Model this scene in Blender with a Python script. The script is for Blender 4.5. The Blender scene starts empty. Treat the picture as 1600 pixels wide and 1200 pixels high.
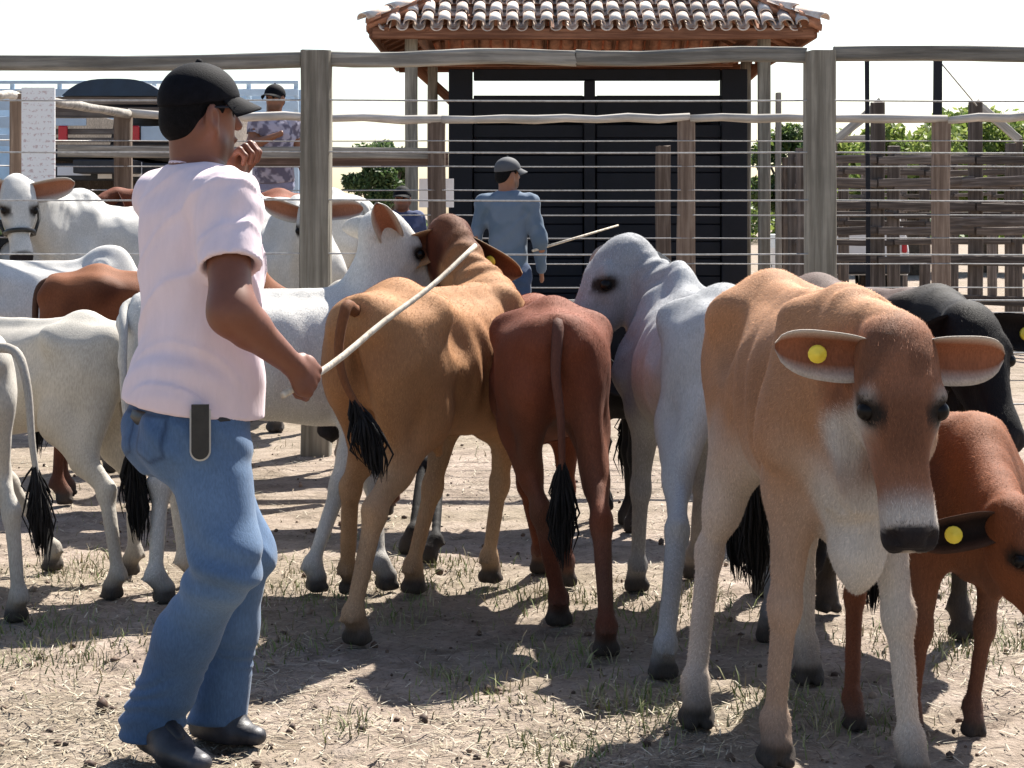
import bpy, bmesh, math, random
import numpy as np
from mathutils import Vector, Matrix

random.seed(7)
RNG = np.random.default_rng(11)
SC = bpy.context.scene
COL = SC.collection

# ------------------------------------------------------------------ camera
F, CX, HY, HC = 3000.0, 800.0, 335.0, 1.33      # focal in photo pixels, centre x, horizon row, camera height
cam_d = bpy.data.cameras.new("camera")
cam_d.sensor_width = 36.0
cam_d.lens = 36.0 * F / 1600.0
cam_d.shift_y = -(600.0 - HY) / 1600.0
cam_d.clip_start = 0.05
cam_d.clip_end = 5000.0
cam = bpy.data.objects.new("camera", cam_d)
COL.objects.link(cam)
cam.location = (0, 0, HC)
cam.rotation_euler = (math.radians(90), 0, 0)
SC.camera = cam

# ------------------------------------------------------------------ sky, sun, exposure
SUN_DIR = Vector((0.40, 0.76, 1.0)).normalized()
sun_el = math.asin(SUN_DIR.z)
sun_az = math.atan2(SUN_DIR.x, SUN_DIR.y)
world = bpy.data.worlds.new("World")
SC.world = world
world.use_nodes = True
wn = world.node_tree
bg = wn.nodes["Background"]
sky = wn.nodes.new("ShaderNodeTexSky")
sky.sky_type = 'NISHITA'
sky.sun_disc = False
sky.sun_elevation = sun_el
sky.sun_rotation = sun_az
sky.altitude = 200
sky.air_density = 1.0
sky.dust_density = 1.6
sky.ozone_density = 1.0
wn.links.new(sky.outputs[0], bg.inputs[0])
bg.inputs[1].default_value = 0.07
sun_d = bpy.data.lights.new("sun", 'SUN')
sun_d.energy = 5.0
sun_d.angle = math.radians(0.55)
sun_d.color = (1.0, 0.95, 0.87)
sun = bpy.data.objects.new("sun", sun_d)
COL.objects.link(sun)
sun.rotation_euler = (-SUN_DIR).to_track_quat('-Z', 'Y').to_euler()
sun.location = (4, 12, 20)
vs = SC.view_settings
vs.view_transform = 'Standard'
vs.look = 'None'
vs.exposure = 1.45
vs.gamma = 1.0
vs.use_curve_mapping = False
SC.render.film_transparent = False
try:
    SC.cycles.max_bounces = 6
    SC.cycles.diffuse_bounces = 3
    SC.cycles.use_denoising = True
except Exception:
    pass


# ------------------------------------------------------------------ helpers
def at(px, py, D):
    """World point that stands at distance D where the photo shows pixel (px, py)."""
    return Vector(((px - CX) / F * D, D, HC - (py - HY) / F * D))


def ground_at(px, py):
    D = F * HC / (py - HY)
    return Vector(((px - CX) / F * D, D, 0.0))


def tag(o, label=None, cat=None, group=None, kind=None):
    if label: o["label"] = label
    if cat: o["category"] = cat
    if group: o["group"] = group
    if kind: o["kind"] = kind
    return o


def empty(name, loc=(0, 0, 0), rz=0.0):
    o = bpy.data.objects.new(name, None)
    o.empty_display_size = 0.2
    COL.objects.link(o)
    o.location = loc
    o.rotation_euler = (0, 0, rz)
    return o


def link(name, me, parent=None, loc=None, rot=None):
    o = bpy.data.objects.new(name, me)
    COL.objects.link(o)
    if parent is not None:
        o.parent = parent
    if loc is not None: o.location = loc
    if rot is not None: o.rotation_euler = rot
    return o


def mesh_np(name, V, Fc, mat=None, col=None, smooth=True):
    """Mesh from numpy verts and quads/tris (list or array)."""
    me = bpy.data.meshes.new(name)
    V = np.asarray(V, dtype=np.float64)
    if isinstance(Fc, np.ndarray):
        n = Fc.shape[1]
        me.vertices.add(len(V))
        me.vertices.foreach_set("co", V.ravel())
        me.loops.add(Fc.size)
        me.loops.foreach_set("vertex_index", Fc.ravel().astype(np.int32))
        me.polygons.add(len(Fc))
        me.polygons.foreach_set("loop_start", np.arange(0, Fc.size, n, dtype=np.int32))
        me.update(calc_edges=True)
        me.validate()
    else:
        me.from_pydata([tuple(v) for v in V], [], Fc)
        me.update()
    if col is not None:
        a = me.color_attributes.new("Col", 'FLOAT_COLOR', 'POINT')
        c = np.ones((len(V), 4)); c[:, :3] = col
        a.data.foreach_set("color", c.ravel().astype(np.float32))
    if smooth:
        me.polygons.foreach_set("use_smooth", np.ones(len(me.polygons), dtype=bool))
    if mat is not None:
        me.materials.append(mat)
    return me


class MB:
    """Collects shapes into one mesh."""
    def __init__(self):
        self.v = []; self.f = []; self.c = []

    def add(self, V, Fs, col=None):
        b = len(self.v)
        self.v.extend([tuple(x) for x in V])
        self.f.extend([tuple(i + b for i in q) for q in Fs])
        self.c.extend([col or (1, 1, 1)] * len(V))

    def box(self, c, s, R=None, bev=0.0, col=None):
        """Box, optionally with chamfered vertical corners along its longest axis."""
        c = Vector(c); h = Vector(s) * 0.5
        pts = [Vector((x * h.x, y * h.y, z * h.z)) for x in (-1, 1) for y in (-1, 1) for z in (-1, 1)]
        fs = [(0, 1, 3, 2), (4, 6, 7, 5), (0, 4, 5, 1), (2, 3, 7, 6), (0, 2, 6, 4), (1, 5, 7, 3)]
        if R is not None: pts = [R @ p for p in pts]
        self.add([p + c for p in pts], fs, col)

    def tube(self, pts, rad, n=8, cap=True, col=None, squash=1.0):
        pts = [Vector(p) for p in pts]
        if not hasattr(rad, '__len__'): rad = [rad] * len(pts)
        V = []; Fs = []
        up = None
        for i, p in enumerate(pts):
            d = (pts[min(i + 1, len(pts) - 1)] - pts[max(i - 1, 0)])
            d.normalize()
            if up is None:
                up = Vector((0, 0, 1)) if abs(d.z) < 0.9 else Vector((0, 1, 0))
            a = d.cross(up)
            if a.length < 1e-6: a = d.cross(Vector((1, 0, 0)))
            a.normalize(); b = a.cross(d).normalized(); up = b
            for k in range(n):
                t = 2 * math.pi * k / n
                V.append(p + a * math.cos(t) * rad[i] + b * math.sin(t) * rad[i] * squash)
        for i in range(len(pts) - 1):
            for k in range(n):
                k2 = (k + 1) % n
                Fs.append((i * n + k, i * n + k2, (i + 1) * n + k2, (i + 1) * n + k))
        if cap:
            Fs.append(tuple(range(n - 1, -1, -1)))
            Fs.append(tuple(range((len(pts) - 1) * n, len(pts) * n)))
        self.add(V, Fs, col)

    def mesh(self, name, mat=None, smooth=False, col=False):
        me = bpy.data.meshes.new(name)
        me.from_pydata(self.v, [], self.f)
        me.update()
        if col:
            a = me.color_attributes.new("Col", 'FLOAT_COLOR', 'POINT')
            c = np.ones((len(self.v), 4)); c[:, :3] = np.array(self.c)
            a.data.foreach_set("color", c.ravel().astype(np.float32))
        if smooth:
            me.polygons.foreach_set("use_smooth", np.ones(len(me.polygons), dtype=bool))
        if mat: me.materials.append(mat)
        return me

    def build(self, name, mat=None, parent=None, smooth=False, loc=None, rot=None, col=False):
        return link(name, self.mesh(name, mat, smooth, col), parent, loc, rot)


# ------------------------------------------------------------------ materials
class N:
    """Tiny node-tree writer."""
    def __init__(self, name):
        self.m = bpy.data.materials.new(name)
        self.m.use_nodes = True
        self.t = self.m.node_tree
        self.b = self.t.nodes["Principled BSDF"]

    def n(self, typ, **kw):
        x = self.t.nodes.new(typ)
        for k, v in kw.items(): setattr(x, k, v)
        return x

    def l(self, a, b): self.t.links.new(a, b)

    def coord(self, scale=(1, 1, 1), kind='Object'):
        tc = self.n("ShaderNodeTexCoord"); mp = self.n("ShaderNodeMapping")
        mp.inputs['Scale'].default_value = scale
        self.l(tc.outputs[kind], mp.inputs['Vector'])
        return mp.outputs[0]

    def noise(self, vec, scale, detail=4, rough=0.55, dist=0.0):
        x = self.n("ShaderNodeTexNoise")
        x.inputs['Scale'].default_value = scale
        x.inputs['Detail'].default_value = detail
        x.inputs['Roughness'].default_value = rough
        x.inputs['Distortion'].default_value = dist
        self.l(vec, x.inputs['Vector'])
        return x.outputs[0]

    def ramp(self, fac, stops):
        r = self.n("ShaderNodeValToRGB")
        el = r.color_ramp.elements
        while len(el) < len(stops): el.new(0.5)
        for e, (p, c) in zip(el, stops):
            e.position = p
            e.color = (*c, 1) if hasattr(c, '__len__') else (c, c, c, 1)
        self.l(fac, r.inputs[0])
        return r.outputs[0]

    def mix(self, fac, a, b, mode='MIX'):
        x = self.n("ShaderNodeMix", data_type='RGBA', blend_type=mode)
        for sock, v in ((x.inputs[0], fac), (x.inputs[6], a), (x.inputs[7], b)):
            if hasattr(v, 'is_output'): self.l(v, sock)
            elif hasattr(v, '__len__'): sock.default_value = (*v, 1)
            else: sock.default_value = v
        return x.outputs[2]

    def math(self, op, a, b=0.0):
        x = self.n("ShaderNodeMath", operation=op)
        for s, v in ((x.inputs[0], a), (x.inputs[1], b)):
            if hasattr(v, 'is_output'): self.l(v, s)
            else: s.default_value = v
        return x.outputs[0]

    def base(self, c):
        if hasattr(c, 'is_output'): self.l(c, self.b.inputs['Base Color'])
        else: self.b.inputs['Base Color'].default_value = (*c, 1)

    def rough(self, v):
        if hasattr(v, 'is_output'): self.l(v, self.b.inputs['Roughness'])
        else: self.b.inputs['Roughness'].default_value = v

    def spec(self, v): self.b.inputs['Specular IOR Level'].default_value = v

    def bump(self, h, strength=0.3, dist=0.01):
        x = self.n("ShaderNodeBump")
        x.inputs['Strength'].default_value = strength
        x.inputs['Distance'].default_value = dist
        self.l(h, x.inputs['Height'])
        self.l(x.outputs[0], self.b.inputs['Normal'])


def m_plain(name, c, rough=0.6, var=0.15, scale=8, metal=0.0, spec=0.4, bump=0.0):
    q = N(name)
    v = q.coord()
    nz = q.noise(v, scale, 5, 0.6)
    lo = tuple(x * (1 - var) for x in c); hi = tuple(min(1, x * (1 + var)) for x in c)
    q.base(q.ramp(nz, [(0.3, lo), (0.7, hi)]))
    q.rough(rough); q.spec(spec)
    q.b.inputs['Metallic'].default_value = metal
    if bump: q.bump(q.noise(v, scale * 6, 4), bump, 0.004)
    return q.m


def m_wood(name, c1, c2, axis=2, grain=26.0, rough=0.85, random_tint=0.25):
    """Weathered timber: grain streaks run along one object axis, with checks and stains."""
    q = N(name)
    sc = [grain, grain, grain]; sc[axis] = grain * 0.045
    g = q.noise(q.coord(tuple(sc)), 1.0, 7, 0.65, 0.3)
    st = q.noise(q.coord((2.2, 2.2, 2.2)), 1.0, 4)
    col = q.ramp(g, [(0.28, tuple(x * 0.55 for x in c1)), (0.45, c1), (0.62, c2), (0.8, tuple(min(1, x * 1.2) for x in c2))])
    col = q.mix(q.ramp(st, [(0.35, 0.0), (0.7, 0.6)]), col, tuple(x * 0.55 for x in c1))
    oi = q.n("ShaderNodeObjectInfo")
    hs = q.n("ShaderNodeHueSaturation")
    q.l(q.math('ADD', q.math('MULTIPLY', oi.outputs['Random'], random_tint * 2), 1 - random_tint), hs.inputs['Value'])
    q.l(col, hs.inputs['Color'])
    q.base(hs.outputs[0])
    q.rough(rough); q.spec(0.2)
    q.bump(g, 0.6, 0.006)
    return q.m


def m_attr(name, rough=0.7, spec=0.25, sheen=0.0, fine=0.25, scale=(70, 70, 30), bump=0.25, bdist=0.003, big=0.12):
    """Colour from the mesh's own paint (coat markings, cloth colours) with fine hair or weave variation."""
    q = N(name)
    a = q.n("ShaderNodeAttribute", attribute_name="Col")
    v = q.coord(scale)
    nz = q.noise(v, 1.0, 5, 0.65)
    b2 = q.noise(q.coord((5, 5, 5)), 1.0, 4, 0.6)
    mul = q.math('MULTIPLY',
                 q.ramp(nz, [(0.25, 1 - fine), (0.75, 1.0 + 0.0)]),
                 q.ramp(b2, [(0.3, 1 - big), (0.7, 1.0)]))
    q.base(q.mix(1.0, a.outputs['Color'], mul, 'MULTIPLY'))
    q.rough(rough); q.spec(spec)
    if sheen:
        q.b.inputs['Sheen Weight'].default_value = sheen
        q.b.inputs['Sheen Roughness'].default_value = 0.4
    q.bump(nz, bump, bdist)
    return q.m


MAT = {}
MAT['coat'] = m_attr("coat_hair", rough=0.72, spec=0.13, sheen=0.025, fine=0.42, scale=(230, 230, 60), bump=0.5, bdist=0.004, big=0.22)
MAT['hairs'] = m_attr("short_hair", rough=0.7, spec=0.12, fine=0.0, scale=(10, 10, 10), bump=0.0, big=0.0)
MAT['skin'] = m_attr("skin", rough=0.5, spec=0.35, fine=0.12, scale=(60, 60, 60), bump=0.1, bdist=0.002, big=0.15)
MAT['cloth'] = m_attr("cotton_cloth", rough=0.85, spec=0.1, sheen=0.1, fine=0.08, scale=(40, 40, 12), bump=0.25, bdist=0.006, big=0.06)
MAT['denim'] = m_attr("denim", rough=0.85, spec=0.12, sheen=0.15, fine=0.35, scale=(220, 220, 60), bump=0.4, bdist=0.003, big=0.3)
MAT['eye'] = m_plain("eye_dark", (0.006, 0.0045, 0.004), 0.3, 0.1, spec=0.15)
MAT['hair'] = m_plain("black_hair", (0.004, 0.0035, 0.004), 0.75, 0.6, 90, spec=0.12, bump=0.9)
MAT['cap'] = m_plain("navy_cap_cloth", (0.004, 0.004, 0.006), 0.8, 0.4, 50, spec=0.12, bump=0.3)
MAT['shoe'] = m_plain("dark_shoe_leather", (0.03, 0.03, 0.037), 0.5, 0.5, 14, bump=0.3)
MAT['tag'] = m_plain("yellow_tag_plastic", (0.80, 0.62, 0.06), 0.4, 0.05)
MAT['leather'] = m_plain("dark_leather", (0.02, 0.018, 0.015), 0.45, 0.3, 40, bump=0.2)
MAT['strap'] = m_plain("pale_stitching", (0.55, 0.52, 0.46), 0.6, 0.1)
MAT['stick'] = m_wood("peeled_stick_wood", (0.55, 0.47, 0.37), (0.72, 0.66, 0.56), 2, 40, 0.7, 0.0)
MAT['post'] = m_wood("weathered_post_wood", (0.20, 0.18, 0.145), (0.34, 0.31, 0.255), 2, 28)
MAT['rail'] = m_wood("weathered_rail_wood", (0.13, 0.12, 0.105), (0.27, 0.25, 0.22), 0, 28)
MAT['post2'] = m_wood("brown_post_wood", (0.17, 0.12, 0.09), (0.29, 0.22, 0.17), 2, 30)
MAT['board'] = m_wood("dark_board_wood", (0.075, 0.048, 0.038), (0.15, 0.10, 0.08), 0, 26)
MAT['pale_wood'] = m_wood("pale_brace_wood", (0.36, 0.33, 0.29), (0.55, 0.50, 0.45), 0, 26)
MAT['wire'] = m_plain("galvanised_cable", (0.36, 0.35, 0.34), 0.6, 0.3, 40, metal=0.1)
MAT['navy'] = m_plain("navy_painted_steel", (0.004, 0.005, 0.010), 0.7, 0.3, 5, bump=0.1)
MAT['timber'] = m_wood("red_brown_roof_timber", (0.16, 0.07, 0.042), (0.30, 0.15, 0.09), 0, 20)

# ------------------------------------------------------------------ implicit surfaces (bodies)
def vnoise(P, scale, seed=0, octv=3):
    """Smooth pseudo-noise in about -1..1 from summed plane waves."""
    r = np.random.default_rng(seed)
    out = np.zeros(P.shape[:-1])
    amp, tot = 1.0, 0.0
    for o in range(octv):
        for k in range(5):
            d = r.normal(size=3); d /= np.linalg.norm(d)
            ph = r.uniform(0, 6.28)
            out += amp * np.sin(P @ (d * scale * (2 ** o) * r.uniform(0.7, 1.4)) + ph)
        tot += amp * 2.2
        amp *= 0.55
    return out / tot


def smooth01(x, a, b):
    t = np.clip((x - a) / (b - a), 0, 1)
    return t * t * (3 - 2 * t)


class Table:
    """Smooth curves through rows (u, a, b, c ...)."""
    def __init__(self, rows):
        R = np.array(rows, float)
        u = R[:, 0]
        self.u = np.linspace(u[0], u[-1], 240)
        self.cols = []
        for k in range(1, R.shape[1]):
            y = R[:, k]
            m = np.zeros(len(u))
            d = np.diff(y) / np.diff(u)
            m[1:-1] = np.where(d[:-1] * d[1:] > 0, 2 * d[:-1] * d[1:] / (d[:-1] + d[1:] + 1e-12), 0)
            m[0], m[-1] = d[0], d[-1]
            i = np.clip(np.searchsorted(u, self.u) - 1, 0, len(u) - 2)
            h = u[i + 1] - u[i]; t = (self.u - u[i]) / h
            self.cols.append((2 * t**3 - 3 * t**2 + 1) * y[i] + (t**3 - 2 * t**2 + t) * h * m[i]
                             + (-2 * t**3 + 3 * t**2) * y[i + 1] + (t**3 - t**2) * h * m[i + 1])

    def __call__(self, x):
        return [np.interp(x, self.u, c) for c in self.cols]


class Field:
    def __init__(self, lo, hi, h):
        self.lo = np.array(lo, float); self.h = h
        self.n = np.ceil((np.array(hi, float) - self.lo) / h).astype(int) + 1
        self.F = np.full(self.n, 0.25, dtype=np.float32)
        self.ax = [self.lo[i] + h * np.arange(self.n[i]) for i in range(3)]

    def sub(self, lo, hi):
        a = np.clip(np.floor((np.array(lo) - self.lo) / self.h).astype(int), 0, self.n)
        b = np.clip(np.ceil((np.array(hi) - self.lo) / self.h).astype(int) + 1, 0, self.n)
        if np.any(b <= a): return None, None
        sl = tuple(slice(a[i], b[i]) for i in range(3))
        g = np.meshgrid(*[self.ax[i][sl[i]] for i in range(3)], indexing='ij')
        return sl, np.stack(g, -1)

    def _join(self, sl, d, k, mode):
        A = self.F[sl]
        if mode == 'sub':
            d = -d
            t = np.clip(0.5 - 0.5 * (d - A) / k, 0, 1)
            self.F[sl] = (A * t + d * (1 - t)) + k * t * (1 - t) if False else np.maximum(A, d) + np.maximum(k - np.abs(A - d), 0) ** 2 / (4 * k)
        else:
            self.F[sl] = np.minimum(A, d) - np.maximum(k - np.abs(A - d), 0) ** 2 / (4 * k)

    def cone(self, a, b, ra, rb, k=0.02, w=None, s=1.0, mode='add'):
        """Tapered capsule; w, s flatten it along a direction."""
        a = np.array(a, float); b = np.array(b, float)
        pad = max(ra, rb) + k + 3 * self.h
        sl, P = self.sub(np.minimum(a, b) - pad, np.maximum(a, b) + pad)
        if sl is None: return
        ab = b - a; L2 = ab @ ab + 1e-12
        t = np.clip((P - a) @ ab / L2, 0, 1)
        Q = P - a - t[..., None] * ab
        if w is not None:
            w = np.array(w, float); w /= np.linalg.norm(w)
            ql = Q @ w
            Q = Q + (ql * (1 / s - 1))[..., None] * w
            d = (np.linalg.norm(Q, axis=-1) - (ra + (rb - ra) * t)) * (0.5 + 0.5 * s)
        else:
            d = np.linalg.norm(Q, axis=-1) - (ra + (rb - ra) * t)
        self._join(sl, d, k, mode)

    def ell(self, c, r, R=None, k=0.02, mode='add'):
        """Ellipsoid, R rows = its axes."""
        c = np.array(c, float); r = np.array(r, float)
        pad = r.max() + k + 3 * self.h
        sl, P = self.sub(c - pad, c + pad)
        if sl is None: return
        Q = P - c
        if R is not None: Q = Q @ np.array(R, float).T
        q = np.linalg.norm(Q / r, axis=-1)
        g = np.linalg.norm(Q / r ** 2, axis=-1) + 1e-9
        d = q * (q - 1) / g
        self._join(sl, d, k, mode)

    def loft(self, o, u, v, w, tab, k=0.03, p=2.2, mid=0.5, mode='add', ripple=None):
        """Body swept along u; tab(u) -> top, bottom (along v), half width (along w)."""
        o, u, v, w = [np.array(x, float) for x in (o, u, v, w)]
        u0, u1 = tab.u[0], tab.u[-1]
        T = np.array(tab.cols)
        R = np.abs(T).max() + k + 3 * self.h
        c = [o + u * s + v * a + w * b for s in (u0 - R * 0.4, u1 + R * 0.4) for a in (T[0].max() + k + .03, T[1].min() - k - .03)
             for b in (-T[2].max() - k - .03, T[2].max() + k + .03)]
        sl, P = self.sub(np.min(c, 0), np.max(c, 0))
        if sl is None: return
        Q = P - o
        U = Q @ u; V = Q @ v; W = Q @ w
        top, bot, hw = tab(U)
        m = bot + (top - bot) * mid
        a = np.where(V > m, top - m, m - bot)
        if ripple is not None: hw = hw + ripple(U, V, W)
        a = np.maximum(a, 1e-3); hw = np.maximum(hw, 1e-3)
        q = (np.abs(W / hw) ** p + np.abs((V - m) / a) ** p) ** (1 / p)
        f = (q - 1) * np.minimum(a, hw)
        du = np.maximum(np.maximum(u0 - U, U - u1), 0)
        d = np.where(du > 0, np.sqrt(du ** 2 + np.maximum(f, 0) ** 2), f)
        self._join(sl, d.astype(np.float32), k, mode)

    def cut(self, point, normal, k=0.004, lo=None, hi=None):
        """Remove everything on the normal's side of a plane (inside an optional box)."""
        if lo is None: lo, hi = self.lo, self.lo + self.h * self.n
        sl, P = self.sub(lo, hi)
        if sl is None: return
        n = np.array(normal, float); n /= np.linalg.norm(n)
        d = (P - np.array(point, float)) @ n
        A = self.F[sl]
        self.F[sl] = np.maximum(A, d) + np.maximum(k - np.abs(A - d), 0) ** 2 / (4 * k)

    def warp(self, fn):
        g = np.stack(np.meshgrid(*self.ax, indexing='ij'), -1)
        near = np.abs(self.F) < 0.05
        self.F[near] += fn(g[near])

    def mesh(self):
        """Naive surface nets."""
        Fv = self.F; S = Fv < 0
        nx, ny, nz = self.n
        cnt = np.zeros((nx - 1, ny - 1, nz - 1), np.int8)
        for i in (0, 1):
            for j in (0, 1):
                for k in (0, 1):
                    cnt += S[i:nx - 1 + i, j:ny - 1 + j, k:nz - 1 + k]
        act = (cnt > 0) & (cnt < 8)
        idx = np.argwhere(act)
        vid = np.full(act.shape, -1, np.int64)
        vid[act] = np.arange(len(idx))
        acc = np.zeros((len(idx), 3)); num = np.zeros(len(idx))
        for ax in range(3):
            o1, o2 = [a for a in range(3) if a != ax]
            for e in (0, 1):
                for f in (0, 1):
                    off = np.zeros(3, int); off[o1] = e; off[o2] = f
                    A = idx + off; B = A.copy(); B[:, ax] += 1
                    fa = Fv[A[:, 0], A[:, 1], A[:, 2]]; fb = Fv[B[:, 0], B[:, 1], B[:, 2]]
                    x = (fa < 0) != (fb < 0)
                    t = np.where(x, fa / np.where(x, fa - fb, 1), 0)
                    p = off[None, :] + np.zeros((len(idx), 3)); p[:, ax] += t
                    acc += p * x[:, None]; num += x
        V = self.lo + self.h * (idx + acc / num[:, None])
        quads = []
        for ax in range(3):
            o1, o2 = (ax + 1) % 3, (ax + 2) % 3
            s0 = [slice(1, None)] * 3; s0[ax] = slice(0, self.n[ax] - 1)
            s0[o1] = slice(1, self.n[o1] - 1); s0[o2] = slice(1, self.n[o2] - 1)
            s1 = list(s0); s1[ax] = slice(1, self.n[ax])
            a = S[tuple(s0)]; b = S[tuple(s1)]
            for flip, m in ((0, a & ~b), (1, ~a & b)):
                q = np.argwhere(m)
                if not len(q): continue
                q[:, o1] += 1; q[:, o2] += 1
                def vv(d1, d2):
                    c = q.copy(); c[:, o1] += d1; c[:, o2] += d2
                    return vid[c[:, 0], c[:, 1], c[:, 2]]
                Q = np.stack([vv(-1, -1), vv(0, -1), vv(0, 0), vv(-1, 0)], 1)
                if flip: Q = Q[:, ::-1]
                quads.append(Q)
        return V, np.concatenate(quads)


def relax(V, Q, it=2, lam=0.5):
    """Light Laplacian smoothing."""
    E = np.concatenate([Q[:, [0, 1]], Q[:, [1, 2]], Q[:, [2, 3]], Q[:, [3, 0]]])
    E = np.concatenate([E, E[:, ::-1]])
    n = len(V)
    deg = np.bincount(E[:, 0], minlength=n)[:, None].astype(float)
    deg[deg == 0] = 1
    for s in range(it):
        for l in (lam, -lam * 1.03):
            A = np.stack([np.bincount(E[:, 0], weights=V[E[:, 1], k], minlength=n) for k in range(3)], 1) / deg
            V = V + l * (A - V)
    return V


def nrm(v):
    v = np.array(v, float)
    return v / (np.linalg.norm(v) + 1e-12)


# ------------------------------------------------------------------ cattle
BODY = Table([  # x, top, bottom, half width   (withers height = 1)
    (-0.535, 0.86, 0.78, 0.03),
    (-0.51, 0.91, 0.72, 0.075),
    (-0.45, 0.95, 0.665, 0.125),
    (-0.33, 0.98, 0.62, 0.165),
    (-0.20, 0.966, 0.575, 0.178),
    (-0.05, 0.948, 0.535, 0.190),
    (0.10, 0.944, 0.515, 0.188),
    (0.22, 0.966, 0.510, 0.170),
    (0.32, 0.985, 0.505, 0.145),
    (0.41, 0.955, 0.510, 0.120),
    (0.48, 0.86, 0.54, 0.085),
    (0.53, 0.77, 0.60, 0.035)])
HEAD = Table([  # along the face, front, jaw, half width   (head length = 1)
    (-0.07, 0.02, -0.10, 0.05),
    (-0.03, 0.075, -0.17, 0.13),
    (0.06, 0.125, -0.24, 0.170),
    (0.20, 0.150, -0.31, 0.188),
    (0.33, 0.150, -0.335, 0.192),
    (0.45, 0.135, -0.32, 0.162),
    (0.58, 0.115, -0.265, 0.132),
    (0.72, 0.100, -0.205, 0.116),
    (0.84, 0.098, -0.170, 0.119),
    (0.92, 0.090, -0.155, 0.126),
    (0.97, 0.060, -0.135, 0.114),
    (1.01, 0.00, -0.085, 0.065)])


def ear_mesh(base, d, n, L, W, c_out, c_in, mat):
    """Leaf-shaped cupped ear: base point, direction d, opening normal n."""
    d = nrm(d); n = nrm(np.array(n) - (np.array(n) @ d) * d); s = np.cross(d, n)
    NU, NV = 17, 9
    V, C = [], []
    for lay in (0, 1):
        for i in range(NU):
            t = i / (NU - 1)
            tt = 0.13 + 0.868 * t
            wd = W * 0.5 * max(0.02, (1 - abs(2 * tt - 1) ** 2.8)) ** 0.5
            for j in range(NV):
                q = -1 + 2 * j / (NV - 1)
                cup = (0.60 * (1 - t) + 0.38) * wd * (q * q) * 1.1 - 0.012 * t
                bend = -0.10 * L * t * t
                p = np.array(base) + d * (t * L) + s * (q * wd) + n * (cup + bend)
                p = p - n * (0.0 if lay == 0 else (0.005 + 0.010 * (1 - t) * (1 - abs(q))))
                V.append(p)
                edge = smooth01(np.array(abs(q)), 0.55, 0.95)
                ci = np.array(c_in) * (1 - edge) + np.array(c_out) * edge
                C.append(ci if lay == 0 else np.array(c_out))
    Fs = []
    B = NU * NV
    for i in range(NU - 1):
        for j in range(NV - 1):
            a = i * NV + j
            Fs.append((a, a + 1, a + NV + 1, a + NV))
            Fs.append((B + a, B + a + NV, B + a + NV + 1, B + a + 1))
        for j, r in ((0, 0), (NV - 1, 1)):
            a = i * NV + j
            q = (a, a + NV, B + a + NV, B + a)
            Fs.append(q if r == 0 else q[::-1])
    for i, r in ((0, 1), (NU - 1, 0)):
        for j in range(NV - 1):
            a = i * NV + j
            q = (a, a + 1, B + a + 1, B + a)
            Fs.append(q if r else q[::-1])
    me = mesh_np("ear", V, Fs, mat, np.array(C))
    tagp = np.array(base) + d * (0.55 * L) + n * (0.02)
    return me, tagp, n


def disc_mesh(name, c, n, r, th, mat):
    n = nrm(n); a = nrm(np.cross(n, (0.3, 0.5, 0.81))); b = np.cross(n, a)
    V, Fs = [], []
    K = 14
    prof = [(r * 0.0, th), (r * 0.35, th), (r * 0.4, th * 0.7), (r * 0.9, th * 0.7), (r, th * 0.3), (r, -th * 0.5)]
    for (rr, hh) in prof:
        for k in range(K):
            t = 2 * math.pi * k / K
            V.append(np.array(c) + n * hh + (a * math.cos(t) + b * math.sin(t)) * max(rr, 1e-4))
    for i in range(len(prof) - 1):
        for k in range(K):
            k2 = (k + 1) % K
            Fs.append((i * K + k, (i + 1) * K + k, (i + 1) * K + k2, i * K + k2))
    Fs.append(tuple((len(prof) - 1) * K + k for k in range(K)))
    return mesh_np(name, V, Fs, mat)


COATS = {}


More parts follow.
